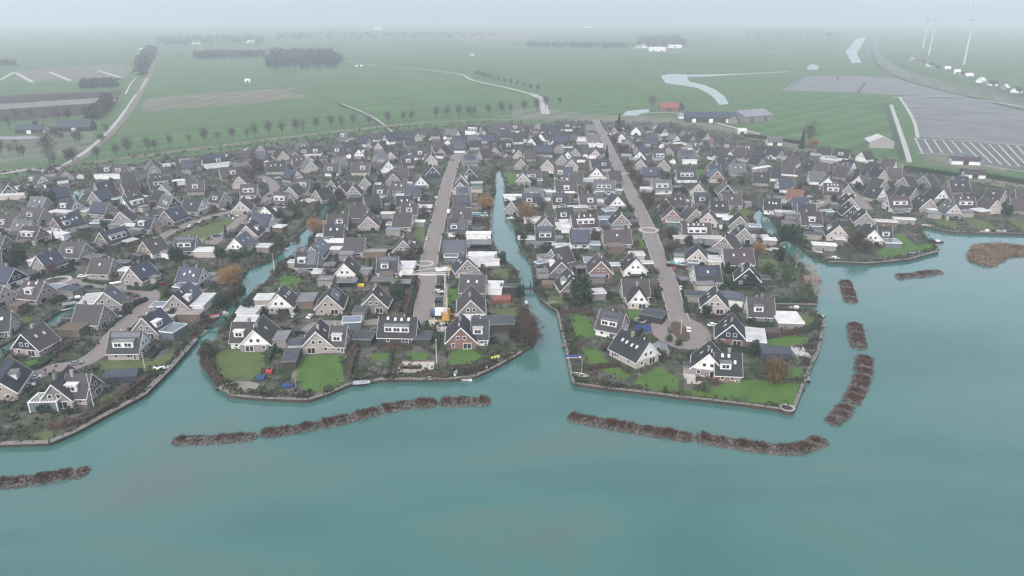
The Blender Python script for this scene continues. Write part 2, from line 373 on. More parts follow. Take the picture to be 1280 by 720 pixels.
DIKE = [(-900,262),(-400,236),(-200,225),(0,214),(110,203),(240,187),(430,164),(560,152),(640,151),(690,150),(745,151),(850,153),(950,172),(1040,194),(1146,210),(1280,233),(1500,262),(2100,280)]
lake_shore = wp(SHORE_LAKE)
west_shore = wp(SHORE_WEST)
dike = wp(DIKE)
VILLAGE = [(-2600, west_shore[0][1]+60)] + west_shore + [(-900, at(0,500)[1])] + lake_shore + [(2600, dike[-1][1])] + dike[::-1] + [(-2600, dike[0][1])]
g_village = ground_mat('village_ground', [
    [(0.34, (0.026,0.036,0.020)), (0.45, (0.038,0.056,0.026)), (0.52, (0.085,0.08,0.072)), (0.70, (0.19,0.175,0.165))],
    [(0.36, (0.026,0.026,0.021)), (0.52, (0.036,0.050,0.024)), (0.68, (0.18,0.168,0.16))]], [0.085, 0.28])
sheet('village_ground', VILLAGE, 0.0, M['village_ground'], skirt=-3.0)
g_field = ground_mat('far_fields', [
    [(0.3, (0.058,0.102,0.044)), (0.55, (0.076,0.130,0.056)), (0.75, (0.092,0.122,0.066))],
    [(0.3, (0.05,0.085,0.038)), (0.7, (0.08,0.12,0.055))]], [0.004, 0.05])
FAR = 6800.0
sheet('far_fields', [(-5200, FAR), (-5200, dike[0][1]), (-2600, dike[0][1])] + dike + [(2600, dike[-1][1]), (5200, dike[-1][1]), (5200, FAR)], 0.02, M['far_fields'], skirt=-3.0)
wmb = MB(); wmb.face([(-5200,-160,WATER_Z),(5200,-160,WATER_Z),(5200,1400,WATER_Z),(-5200,1400,WATER_Z)])
structure(wmb.build('lake_water', M['water']))

def pond(name, px, z=0.05): return sheet(name, wp(px), z, M['water'])
pond('pond', [(86,249),(92,240),(104,236),(107,243),(100,250)])
pond('inland_canal', [(1085,44),(1068,50),(1057,65),(1065,79),(1077,78),(1071,67),(1078,55)])
pond('inland_canal', [(1008,83),(1015,80),(1024,82),(1022,87),(1010,87)])
pond('stream', [(826,95),(835,92.5),(880,93),(930,91.5),(986,89),(986,90),(930,93),(882,95.5),(858,96),(862,102),(880,106),(894,112),(906,121),(911,130),(899,131),(892,122),(884,116),(872,110),(855,107),(832,104)])
pond('stream', [(775,147),(783,139),(812,136),(812,139),(795,145),(790,149)])

def field(px, m, z=0.06): return sheet('field', wp(px), z, M[m])
field([(-400,150),(0,119),(153,113),(148,121),(0,130),(-400,163)], 'soil_brown')
field([(-400,163),(0,130),(148,121),(145,127),(0,137),(-400,176)], 'stubble')
field([(-400,176),(0,137),(145,127),(138,141),(60,148),(0,152),(-400,196)], 'soil_brown')
field([(20,100),(20,88),(150,80),(166,82),(158,97),(100,103)], 'field_tan')
field([(175,140),(182,124),(240,118),(368,110),(384,120),(300,131)], 'field_tan')
field([(430,135),(560,150),(690,143),(664,124),(600,112),(470,100)], 'field_green')
field([(141,171),(240,160),(430,145),(560,136),(655,134),(690,143),(560,150),(430,161),(240,184),(110,200)], 'field_green', 0.09)
field([(700,140),(745,147),(775,147),(783,138),(830,125),(890,122),(826,106),(780,104),(690,118)], 'field_green')
field([(915,130),(985,114),(1122,121),(1135,202),(1060,190),(1000,175),(930,160)], 'field_green', 0.08)
field([(870,98),(975,96),(960,112),(905,115)], 'field_green', 0.08)
field([(0,172),(62,166),(120,158),(112,186),(60,200),(0,208)], 'field_pale')
field([(560,40),(660,43),(670,50),(580,53)], 'field_tan')
field([(640,135),(690,137),(745,143),(850,147),(950,166),(946,173),(850,154),(745,152),(690,151),(640,152)], 'field_pale', 0.1)
field([(976,113),(1005,96),(1048,94),(1146,99),(1222,122),(1122,119),(1072,116)], 'bulb_film')
field([(1124,121),(1230,124),(1340,139),(1340,187),(1146,171),(1141,148)], 'bulb_film')
field([(1142,173),(1340,187),(1340,224),(1208,203),(1201,195),(1147,192)], 'bulb_rows')
field([(1150,194),(1200,196),(1208,204),(1260,211),(1258,216),(1160,206)], 'field_tan', 0.1)
def line(name, px, wd, m, z=0.14): return ribbon(name, smooth(wp(px), 4) if len(px) > 2 else wp(px), wd, z, M[m])
# dividing strips and row lines of the bulb fields
line('field_strip', [(1124,121),(1141,148),(1147,172)], 3.0, 'path_concrete')
line('field_strip', [(1141,148),(1340,163)], 4.0, 'field_pale'); line('field_strip', [(1130,134),(1340,150)], 2.5, 'bulb_rows')
line('field_strip', [(1005,96),(985,112)], 3.0, 'field_pale'); line('field_strip', [(1082,103),(1072,116)], 3.5, 'ditch_dark'); line('field_strip', [(1048,94),(1046,101)], 3.0, 'ditch_dark')
for i in range(15):
    x0 = 1144 + i*11.5; x1 = x0 + 22 + i*1.0; y0 = 173.4 + i*0.83; y1 = min(191.5, 300) if i < 5 else 203 + (i-5)*1.4
    if i < 5: x1 = x0 + 9 + i; y1 = 191.5
    line('field_strip', [(x0, y0), (x1 if i < 5 else x0 + 27, y1)], 1.3, 'path_concrete')
line('field_strip', [(1142,173),(1210,177),(1340,187)], 2.2, 'path_concrete'); line('field_strip', [(1147,192),(1201,195),(1208,203),(1340,224)], 1.6, 'path_concrete')
line('ditch', [(1114,131),(1123,158),(1132,185),(1137,203)], 3.6, 'path_concrete')
line('ditch', [(1106,128),(1116,160),(1128,200)], 4.0, 'ditch_dark', 0.12)
for px, wd, m in (([(141,171),(240,160),(340,151),(430,144.5),(560,135)],4,'ditch_dark'), ([(260,147),(330,143),(410,138)],3,'ditch_dark'),
                  ([(425,131),(452,142),(470,152),(487,166)],4.5,'ditch_dark'), ([(428,130),(455,141),(473,151),(490,165)],2.0,'path_concrete'),
                  ([(0,100),(18,90)],5,'path_concrete'), ([(20,91),(41,103)],7,'path_concrete'), ([(62,90),(88,101)],7,'path_concrete'), ([(122,88),(151,97)],7,'path_concrete'),
                  ([(97,67),(145,66)],9,'path_concrete'), ([(355,112),(410,124),(430,134)],3,'ditch_dark'), ([(0,120),(150,113)],4,'field_pale')):
    line('ditch' if m == 'ditch_dark' else 'track', px, wd, m)
pr = random.Random(77)
for i in range(26):        # long straight polder ditches and a few cross ditches, away into the haze
    x0 = -1900+i*150+pr.uniform(-30,30); y0 = pr.uniform(1250,1900); y1 = y0+pr.uniform(500,2200)
    if 250 < x0 < 900 and y0 < 1500: y0 = 1600
    ribbon('ditch', [(x0, y0), (x0+0.13*(y1-y0), y1)], pr.uniform(3,6), 0.10, M[pr.choice(('ditch_dark','ditch_dark','field_tan'))])
for i in range(14):
    x0 = pr.uniform(-2200,1200); y0 = 1350+i*190; ribbon('ditch', [(x0, y0), (x0+pr.uniform(400,1300), y0-pr.uniform(20,90))], pr.uniform(4,9), 0.11, M[pr.choice(('ditch_dark','field_tan','field_pale'))])
for i in range(16):
    x0 = pr.uniform(-2400,2000); y0 = 1500+i*170; w_, d_ = pr.uniform(180,420), pr.uniform(80,190); q_ = 0.13
    sheet('field', [(x0,y0),(x0+w_,y0-25),(x0+w_+d_*q_,y0+d_-25),(x0+d_*q_,y0+d_)], 0.07+i*0.001, M[pr.choice(('field_tan','field_pale','field_green','soil_brown'))])
for px in ([(1040,62),(1280,61),(1500,62)],): line('track', px, 14, 'path_concrete', 0.2)

# ------------------------------------------------------------------ roads
def road(px, wd, m='brick_paving', z=0.12): return ribbon('road', smooth(wp(px), 6), wd, z, M[m])
ROADS = {}
def keep(name, px, wd): ROADS[name] = (smooth(wp(px), 6), wd)
LANE_L = [(531,408),(530,390),(533,360),(536,330),(542,300),(549,272),(555,246),(562,220),(569,200),(574,194),(580,190)]
LANE_R = [(850,402),(843,380),(835,352),(829,335),(818,308),(811,288),(800,264),(785,234),(770,203),(757,176),(749,160),(744,149)]
W1 = [(30,478),(62,462),(100,455),(128,438),(142,420),(158,404),(176,390),(188,374),(184,365),(165,361),(140,358),(107,354),(76,351)]
W2 = [(188,370),(176,395)]
W3 = [(196,300),(212,291),(250,275),(285,266),(308,260),(330,250),(343,237),(338,227),(325,220)]
W4 = [(264,306),(275,298),(290,284),(303,273),(316,263)]
W5 = [(107,354),(112,345),(120,336),(140,330)]
X1 = [(380,416),(400,405),(440,405),(480,402),(520,400)]
X2 = [(560,197),(580,190),(600,186)]
X3 = [(1085,262),(1062,240),(1040,250),(1012,262),(1020,275)]
X4 = [(818,378),(800,392)]
for nm, px, wd in (('lane_l',LANE_L,6.8),('lane_r',LANE_R,6.4),('w1',W1,6.5),('w3',W3,6.0),('w4',W4,5.0),('w5',W5,5.0),('x1',X1,5.0),('x2',X2,5.0),('x3',X3,6.0)):
    road(px, wd, z=0.12 + 0.005*len(ROADS)); keep(nm, px, wd)
# kerbs with a real step along the two straight lanes
for nm in ('lane_l', 'lane_r'):
    path, wd = ROADS[nm]; L, Rr = strip_pts(path, wd + 0.35); mb = MB()
    for E in (L, Rr):
        for i in range(len(E)-1): mb.bar((*E[i], 0.12), (*E[i+1], 0.12), 0.3, 0.24)
    structure(mb.build('road_kerb', M['pale_paving']))
# the turning circle at the lake end of the right-hand lane, with a planted middle
def disc(name, c, rx, ry, z, m, n=28, ang=0.0):
    ca, sa = math.cos(ang), math.sin(ang)
    return sheet(name, [(c[0]+rx*math.cos(2*math.pi*i/n)*ca-ry*math.sin(2*math.pi*i/n)*sa, c[1]+rx*math.cos(2*math.pi*i/n)*sa+ry*math.sin(2*math.pi*i/n)*ca) for i in range(n)], z, m)
TC = at(850, 415)
disc('road', TC, 9.6, 14.0, 0.20, M['brick_paving'])
mb = MB(); mb.ring((0,0), 0.0, 2.7, 0.1, 0.36, 26, 1.0, 3.0); o = structure(mb.build('planted_island', M['leaf_brown'])); o.location = (TC[0], TC[1], 0)
for px, r in (((531,330),4.0),((811,288),5.0),((317,261),6.2),((72,351),5.2),((1020,253),4.0)):
    c = at(*px); mb = MB(); mb.ring(c, r-1.2, r, 0.1, 0.30, 30); structure(mb.build('road_ring', M['pale_paving']))
for px, wd, ln in (((535,344),8,2.2),((796,219),7.5,2.0),((780,217),7.0,2.0)):
    c = at(*px); mb = MB(); mb.box(c[0]-wd/2, c[0]+wd/2, c[1]-ln/2, c[1]+ln/2, 0.08, 0.19); structure(mb.build('speed_table', M['pale_paving']))
c = at(544, 409); mb = MB(); mb.box(c[0]-4, c[0]+4, c[1]-3.5, c[1]+6, 0.05, 0.16); structure(mb.build('pale_forecourt', M['pale_paving']))
vp = [(x, y-16) for x, y in smooth([at(*p) for p in [(-300,232),(0,214),(110,203),(240,187),(430,164),(560,152),(640,151),(690,150)]], 4)]
ribbon('dike_verge', vp, 26, 0.05, M['field_green'])
vp = [(x, y-8) for x, y in smooth([at(*p) for p in [(850,153),(950,172),(1040,194),(1146,210),(1280,233),(1500,262)]], 4)]
ribbon('dike_verge', vp, 14, 0.05, M['field_pale'])
# dike road behind the village, field road, polder roads, railway curve
def far_road(px, wd, m, z): return ribbon('road', smooth(wp(px), 8), wd, z, M[m])
far_road([(-400,236),(0,214),(110,203.5),(240,187),(430,163.5),(560,151.5),(640,149.5),(690,146),(745,149),(830,150.5),(900,160),(960,173.5),(1040,193),(1120,206),(1280,233),(1500,262)], 8, 'dike_path', 0.16)
far_road([(60,217),(95,200),(120,182),(140,163),(158,142),(170,124),(182,102),(189,88),(191,76)], 9.0, 'dike_path', 0.20)
far_road([(60,217),(88,202),(112,186),(132,168),(148,150),(158,136)], 3.2, 'path_concrete', 0.26)
far_road([(0,218),(40,212),(62,215)], 5, 'path_concrete', 0.2)
for px in ([(157,118),(164,104),(174,94)],[(152,146),(162,130),(170,118)],[(176,112),(184,98)]): line('track', px, 2.2, 'path_concrete', 0.3)
far_road([(430,76),(470,82),(530,87),(575,93),(590,100),(630,109),(666,118)], 5.0, 'path_concrete', 0.2)
far_road([(666,118),(676,124),(680,134),(682,143)], 9, 'path_concrete', 0.24)
far_road([(1092,40),(1091,60),(1100,76),(1120,90),(1160,103),(1210,115),(1280,132),(1500,190)], 30, 'field_pale', 0.2)
far_road([(1086,44),(1088,60),(1096,79),(1118,95),(1158,108),(1208,120),(1290,141)], 7, 'ditch_dark', 0.26)
far_road([(1103,40),(1104,58),(1114,72),(1134,84),(1172,95),(1222,106),(1290,122)], 6, 'ditch_dark', 0.26)
far_road([(1095,40),(1095,60),(1105,75),(1126,88),(1166,100),(1216,111),(1290,128),(1500,180)], 9, 'asphalt', 0.28)
far_road([(1114,122),(1180,121),(1230,126),(1320,140)], 5, 'path_concrete', 0.3)
far_road([(850,93),(930,92),(990,89),(1040,90)], 6, 'field_pale', 0.2)
far_road([(800,142),(830,141),(870,144),(900,155),(950,168)], 4, 'path_concrete', 0.28)
far_road([(668,118),(700,128),(780,133),(840,141)], 3, 'field_pale', 0.2)

# ------------------------------------------------------------------ lawns
LAWNS = [
 ('lawn_olive',[(270,443),(282,437),(332,437),(332,458),(314,475),(284,477),(270,461)]),('lawn_grass',[(370,450),(390,444),(427,444),(430,477),(420,486),(382,492),(369,471)]),
 ('lawn_grass',[(465,442),(487,442),(488,454),(466,453)]),('lawn_grass',[(507,442),(536,441),(536,450),(515,454)]),('lawn_grass',[(562,440),(587,435),(602,445),(591,455),(562,457)]),
 ('lawn_grass',[(560,361),(575,361),(576,377),(558,380)]),('lawn_olive',[(617,336),(635,336),(636,348),(614,346)]),('lawn_olive',[(615,389),(648,384),(645,396),(622,397)]),
 ('lawn_grass',[(711,396),(733,395),(742,410),(753,420),(723,424)]),('lawn_grass',[(728,437),(747,437),(756,448),(788,470),(780,474),(737,457)]),
 ('lawn_grass',[(798,472),(826,458),(849,475),(847,491),(789,484)]),('lawn_grass',[(851,487),(882,488),(911,479),(944,474),(961,476),(999,481),(992,506),(975,507),(905,499),(858,493)]),
 ('lawn_grass',[(946,419),(1012,422),(1003,433),(975,435),(950,431)]),('lawn_olive',[(985,389),(1017,396),(1020,411),(1009,415),(990,404)]),('lawn_grass',[(781,388),(805,387),(805,400),(787,398)]),
 ('lawn_grass',[(984,460),(1006,462),(1000,475),(986,472)]),('lawn_grass',[(790,298),(804,298),(806,310),(791,310)]),
 ('lawn_grass',[(1092,321),(1120,293),(1132,294),(1145,307),(1166,305),(1166,311),(1132,319)]),('lawn_olive',[(1169,267),(1180,267),(1202,284),(1195,287),(1172,281)]),
 ('lawn_olive',[(1200,271),(1232,276),(1250,287),(1222,287)]),('lawn_olive',[(1255,272),(1300,282),(1300,290),(1280,290)]),('lawn_grass',[(630,216),(644,216),(646,227),(635,233)]),
 ('lawn_olive',[(125,450),(190,452),(219,437),(211,453),(178,466),(125,466)]),('lawn_olive',[(120,500),(150,486),(155,490),(131,508)]),('lawn_grass',[(27,453),(50,449),(41,457),(29,458)]),
 ('lawn_olive',[(0,406),(32,396),(42,399),(0,417)]),('lawn_olive',[(207,297),(275,277),(312,265),(300,276),(252,303)]),('lawn_olive',[(946,324),(972,323),(972,337),(950,336)]),
 ('lawn_olive',[(904,260),(929,259),(943,266),(934,272),(910,269)]),('lawn_grass',[(348,346),(377,344),(375,355),(351,360)]),('lawn_olive',[(445,337),(460,335),(457,348)]),
 ('lawn_olive',[(515,281),(531,281),(530,302),(518,296)]),('lawn_olive',[(492,342),(505,350),(505,372),(492,372)]),('lawn_grass',[(871,213),(885,208),(888,214),(875,220)]),
 ('lawn_olive',[(680,372),(702,370),(704,380),(690,382)]),('lawn_olive',[(40,545),(60,538),(72,542),(58,551)]),('lawn_olive',[(186,282),(206,274),(214,278),(196,288)])]
LAWN_W = []
for m, px in LAWNS:
    P = wp(px); LAWN_W.append(P); sheet('lawn', P, 0.06, M[m])
c = [at(x, y) for x, y in ((246,300),(286,287),(290,292),(252,306))]; sheet('gravel_patch', c, 0.09, M['stubble'])

# ------------------------------------------------------------------ houses
HOUSE_DATA = """
27 418 54 404.5 c n b S2 K
10 447 -10 473 c c n D
64 481 86 456.5 c y b W8 K
+113 467 84 467 c r b D
139 415 177.5 414.5 c w n L
178 397.5 196 387.5 y y d P D
217 369 236 352.5 c y d D S2 P
226 333.7 253 335.6 c w n S3
162 335 184 326 y y n S1
97 381 129 382 c c b K
129.4 365.6 137.5 355.6 y y g S1
31 350.6 55 353 c c b D S2
-5 332 18 335.6 w n n
45.6 320 70 312.5 y y n S1
115 322.5 137 323 c c b S1
80 302 106 304 c c b D
125 291 158 282 y y n L
29 282.5 50 284 c r b L
-6 268 20.6 270 c c b D
-16 294 6 295 c y b
30 259 54 260.6 c c b D
67.5 273 99 265.6 w r d P S4 D
77 249 94 250 c w d D
117 252 135.6 253.7 c c n
116 240 131 236 c y n
154 248.5 177 243 w w b L
152 230 165 228 r r b
185 223.4 213 220.6 y y d L
190 204 187 199.5 y y g
124 206 141 205.7 c w n D
143 206 159 205.7 w w p D
225 200.5 233 200 c c n X
207 240 194 237 y w d
174 270 192 271 c c n D
205.6 264 225 257.5 y y n S1
231 249 252 250.6 c w d S1
280 241 267 239 c c d D
301 231 321 230.5 w w p L
298.5 221 303 216.5 c c b
342.5 240 362 241 w w b L
330.6 258.7 341 252.5 c w p D
317 267 340 268.5 w w n
307.5 282.5 317.5 274 c c b D
293 298.7 307.5 289 c w g P S2
220 296 245 295.6 c c n L
179 302.5 201 296 w r b S1
10 231.6 19 227 w n b D
51.5 218.5 40 216.5 c w b D
80.6 212 78 208 c c p
252 196 280.6 193 c c n D
274 211 304 208 y y b D
320 189.2 331 189.4 y y n
353 187.5 349 185 c c d
332 203 357 202 c y d S3
233.5 226.5 255 225.6 c c b D
+245 218.7 245.5 226 c c b
374 184 385 183.5 w w d D
387.5 183.2 398 183 w w d D
388 201.7 382.6 199 c c g
371 213.5 358 211.5 c w n
368.5 224 387 224 c y b L
362 234 372 228.5 y y b
415 182 429 182 c c n D
416 198 430 196.5 c c g
407 204.5 424 204.5 w w b D
440 203.6 462 203.6 c c b D
+453 195.6 452.5 202 c c b
456 223 459 218 y y b
441 233 444 229 y y b
468.5 231.7 486 232.5 c y b D
488 189 490 186.5 c c b
485 202 483 199.6 w w d
502 195.6 515 195 c y n D
515 186.2 525 185.7 w y d D
538.5 193.7 537.6 189.5 c c b
551 184 556 182 c c d
540.4 208.8 538 205 n n d
526 221.5 527 217.5 c w d
491.5 217.5 492 213.5 y y b
505.5 233 524 232.4 w w n
577.7 193.7 596 193 y y g P
587 211 587 206.5 d d b
575 228 576 222 c c b
570 233.8 583 233.5 y y g P
567 245 587 244.4 y y p P
565 260.6 589 260.4 y y p S1
561 274 584 274 w w d P D
556 300.6 582.5 300.6 w w n
584 325 578.5 317 c y d S2
576 344 607 344.7 y y b S2
588.5 375.6 588.5 357.5 w y b
576 410 576.5 392.5 r r d
+590 399 610 399 w r d D
475 396 521 397 d d d L S4
466 367.5 472 357 y y b S1
409.4 369.4 415.6 355.6 c c d P S1
347 368 355 356 c w b S3
329 394.5 316.5 413 y w b K S1
+291 402.5 318 402.5 w y b D
400 399.5 394.5 415 c c p K S1
+414 407 433 407.5 c c b D
430 330 436 320 c w b S1
472.5 321 497.5 321 w w n D
371 315 397.5 315 c c d P D
399.5 296 389 309 y y n S2
431 297.5 456 297.5 c c b K
504 301 506 294 y y b S2
410 267.5 435 267.5 c y b D
460 271 462 261 c c b S1
437.5 257.5 455 257 c c b
492.5 267.5 515 268 c w b
502.5 254 522 254 y w p D S1
651.4 199 651.4 195.5 y y b
654 217 656 211 y c b D
+660 212.5 676 212.5 y y b D
684.4 200 685 196.5 c c b
714.6 200 714.6 196 c c g
693 209 716 209 w w b P D
656.6 235.7 678 235.7 c y g S2
653 242 675.5 242 y r n D
694 228 720 227.3 w w b D
691 242 711 242 w y n D
724 243 744 242.5 c w b D
772 246 765 241 c w d
742.6 225 769 226 w w g L
746 210.6 746.4 206.5 c w b
738 200 760.6 198.5 c c n D
744.5 186 745 182.5 w c b
777 268 772.5 263 c y d S1
714 269 746 267.5 w w p L S3
682 273 682 268 c y b
670 284 692.5 284 w y n L
713 288 736 288 w w n
754 288 787.5 287.5 c w b S1
702 328 697 317.5 y y b D
717 347.5 709 336 y y d D S2
751.6 327 748 315.6 r r p S1
795 324 790 316.6 w w d S1
778 349 809.7 348.7 c y b
+799 362.5 796 352 c w b W7
752 387 781 392.5 w c b P L
811 428.7 777 412.4 c w d S4
886.7 443 888 426.5 y w d S1
+894 440 926 441.4 r y d D S3
916 406 915 392 r n d S2
895 368.5 893.5 358 c c d S2
934.7 372 966.6 373 y w b D
868 333 898.5 332 w w d P S1
936.6 335.6 934.7 327 n n d S3
904 312 940 311.6 w w p S2
873 312 871.5 304.7 y c d
852.5 279 887.5 279 w y b L S4
841 262.5 840 258 r r p
885.6 266 885.6 259 c c b
925.6 270.6 924 265.6 y y d
931 285.6 927.5 279 y y d S2
903 242.5 926 242.7 c c b S1
867.5 241 882.5 241 w w n D
837.5 244 854 243 y y b S2
+833 248 836 244.2 y y b
873.5 230 873.5 226.5 c c b
909.4 231.5 906 228 y n g
897 214 893 211 c r n
845.7 212 870 212 w y n L
+863 203.6 863 211 c c b
847.5 187.6 869 187.6 y y g P
912.7 188.5 898.5 184.5 w w b
920 184.7 934 186 y y b
957 184 945.7 182.5 c y d S1
953.7 195.6 945 194 c y d
885 207 896.6 206.5 y y n
796 182 805 180.5 c y n
799.8 189 800.5 186.5 w w b
801 199.4 801.5 195.5 y c d
830 200.3 831 196.5 y c b
817 188.5 832 188.5 w w n L
802 209.3 825 209.3 y y n S1
815 225.3 838 225 w y g L
836 182.5 837 179 c c b
795.4 158.4 801 156 w w g
777 167 778 164 w w g
784.5 173 786 169.5 y y g
806 172 821 172 y y n
820 155 819 152 c c g
826 155.5 832 155.5 y y n
853.4 160.3 844 158.5 y y d
846.4 168.8 840 167.5 c w g
890 170 898 169 r r p
904 176.5 918 178 c r p D
930 179 945 180 w y p D
962 183 979 186.5 w y d S2
985 194 994 195 w r p
1023 183 1038 183.8 w w d
1043 185.7 1063 187.5 w w d D
1077.5 189 1088 188 w w p
1120.4 199.8 1110 198.5 w w p
1064 207.9 1057 207 w w g
1012 214 1028 214.5 w w g
960 210 976 211 w y d
973 223.5 991 223.5 w w n
985 236 996 237 w r r
1030 229 1052 230 y y b L S4
1035.5 222.5 1036 219 y w b
1074 220.6 1083 219 y w g
1105 212.6 1096 210.5 c c d
1110 210 1125 211 y y p
1106 225.4 1100 224 y y b
1156 219.7 1165 217.5 y y p
1104 235.7 1091 233 c w d S1
1144 235.7 1130 233 c c d
1110 245.6 1136 245.6 w w p L
1163 248.7 1150 242.5 y y d S2
1179 237.5 1167 233.7 y w d
1186 226 1210 226 y y p K S2
1192.5 245.6 1217.5 246 w y p L S2
1246 250.6 1229 246 c c b
1256 238.7 1240 236 c c b S1
1264 247.5 1285 249 y y p
1270 237 1290 238 y y p
1064 247 1057.5 242 y y d S1
1067 257 1060 252 d d d S1
1083 266 1077.5 260.5 y y d S1
1093 288 1082 279.5 c w d
+1097.5 282.5 1114 283 w y d D
1049 282.5 1044 275.6 c c d D
1000.6 265.6 1026 266 y y p D
997.5 255 1019 255.6 y y d
990.6 247 1010 247.5 y y n
956 248 974 249 w w d S3
558 161 572 162.5 w w g
584.5 156 600.5 157 w w d L
616.6 154 630 154 y y n S2
637 154 654 155 w y p D
625 162 638 162 y y d
603 169 618.5 168.5 y y n
626 176.8 639 176.3 y y d D
618.5 183 620 179 c c b
599.6 187 613 185.5 y y b
567.5 177.7 581.7 177.7 w w n
588 176 598 176 y y d
480.6 167 490 166 w y n
491.5 166 501 165.3 w y n S1
461 171 451 170 w c n
522 165.5 516 164 c c b
537 163 543 163 w w d
468 191 475 190 y y g
432 177.5 444 178 y y d
698 152.7 715 152.7 w y d D
664 172 672 169.5 w w d
676 167 684 164.5 w w b
689 160 697 160 w w d
691 169 711 168.5 y y n
732 156 744 156 y y g
734 168 750 168 w y g
665 182 690 181.5 y y n
719 184 720 180.5 y y d
694 176 702 183 y y d
505 172 512 171.5 y y d
585 169 596 168 y y g
640 168 652 167.5 w y d
655 188 668 187.5 y y b
540 178 548 177.5 y y b
566 170 578 169.5 y y n
712 216 723 216 y y b
300 252 304 246.5 y c b
150 265 156 261 y y p
-28 318 -8 316 c c b
-20 354 4 358 c c b S2
-24 392 10 389 c c d S4
870 262 862 257 y y b
906 297 915 292 c y b
978 204 990 205 y y b
1130 222 1141 220 y y d
1060 231 1050 228 w y b
1020 203 1032 204 y y p
1046 208 1053 209 y y b
1087 202 1098 204 y y p
690 312 704 309 c y b
760 214 772 213.5 y y b
640 252 646 250 y y b
455 246 466 245 y y d
425 232 432 229 y c b
395 238 404 236 y y d
"""
HR, HE, WID = 7.4, 2.5, 9.4
houses = []      # dicts
for ln in HOUSE_DATA.strip().splitlines():
    t = ln.split(); wing = t[0].startswith('+')
    a = at(float(t[0].lstrip('+')), float(t[1]), HR); b = at(float(t[2]), float(t[3]), HR)
    h = dict(a=Vector(a), b=Vector(b), wall=t[4], gab=t[5], roof=t[6], opt=t[7:], wing=wing, wings=[])
    d = h['b']-h['a']; L = d.length; mid = (h['a']+h['b'])/2; dist = mid.length
    if d.length < 0.1: d = Vector((0, 1))
    if dist > 330 and not wing:
        if abs(d.y) > abs(d.x):                       # depth is read coarsely that far away
            Ln = min(max(L, 8.5), 12.0); h['b'] = h['a'] + d.normalized()*Ln
        else:
            Ln = min(max(L, 8.0), 22.0); h['b'] = h['a'] + d.normalized()*Ln
    elif L < 8 and not wing: h['b'] = h['a'] + d.normalized()*8.5
    d = h['b']-h['a']; h['L'] = d.length; h['c'] = (h['a']+h['b'])/2; h['ang'] = math.atan2(d.y, d.x)
    h['dist'] = h['c'].length; h['W'] = WID
    for o in h['opt']:
        if o[0] == 'W': h['W'] = float(o[1:])
    if dist > 420: h['W'] = 9.0
    if wing: houses[-1]['wings'].append(h)
    else: houses.append(h)

# smaller houses that fill the tight rows further back
fr = random.Random(21); cen = [(h['c'].x, h['c'].y) for h in houses] + [tuple((g['a']+g['b'])/2) for h in houses for g in h['wings']]
near_road = lambda x, y, m: any(path_dist(x, y, p) < wd/2+m for p, wd in ROADS.values())
tries = added = 0
while added < 54 and tries < 30000:
    tries += 1; y = fr.uniform(300, 690); x = fr.uniform(-0.70, 0.70)*(y*CP+35)
    if min((x-a)**2+(y-b)**2 for a, b in cen) < 13.2**2: continue
    if not pip(x, y, VILLAGE) or path_dist(x, y, lake_shore) < 8 or path_dist(x, y, west_shore) < 8 or near_road(x, y, 5.5) or any(pip(x, y, P) for P in LAWN_W): continue
    if path_dist(x, y, dike) < 34: continue
    nh_ = min(houses, key=lambda h: (h['c'].x-x)**2+(h['c'].y-y)**2); a = nh_['ang'] + fr.choice((0, 0, math.pi/2)); L = fr.uniform(8, 9.5)
    d = Vector((math.cos(a), math.sin(a))); c = Vector((x, y))
    houses.append(dict(a=c-d*L/2, b=c+d*L/2, wall=fr.choice('cyyw'), gab=fr.choice('cyycwd'), roof=fr.choice('bbddpgn'), opt=[fr.choice(('D','S1','S2','K'))], wing=False, wings=[], L=L, c=c, ang=a, dist=c.length, W=8.2))
    cen.append((x, y)); added += 1
def block_of(px, py):
    ys = (440, 400, 350, 300, 250, 200, 150)
    lines = ((250,278,318,372,407,445,480), (528,528,534,542,554,569,585), (690,680,658,630,622,622,640), (853,850,832,815,792,768,745), (1040,1030,1010,985,940,905,860))
    for k, xs in enumerate(lines):
        x = float(np.interp(-py, [-y for y in ys], xs))
        if px < x: return k
    return 5
BLOCKS = ('far-left block', 'left-lane west side', 'left-lane east side', 'right-lane west side', 'right-lane east side', 'far-right block')
ORD = ['first','second','third','fourth','fifth','sixth','seventh','eighth','ninth','tenth','eleventh','twelfth','thirteenth','fourteenth','fifteenth']
byb = {}
for h in houses:
    px, py = px_of(h['c'].x, h['c'].y, 2.0); h['px'] = px; h['py'] = py
    h['block'] = block_of(px, py); byb.setdefault(h['block'], []).append(h)
for b_, hh in byb.items():
    hh.sort(key=lambda h: h['c'].y); per = {0: 6, 1: 5, 2: 4, 3: 4, 4: 4, 5: 6}[b_]
    for r in range(0, len(hh), per):
        row = sorted(hh[r:r+per], key=lambda h: h['px'])
        for i, h in enumerate(row):
            k = r//per; rowname = ('front row' if k == 0 else f'{ORD[k]} row') if k < 15 else 'last row'
            h['row'] = rowname; h['ord'] = ORD[i]
            h['ref'] = f"{ORD[i]} house, {rowname}, {BLOCKS[b_]}"

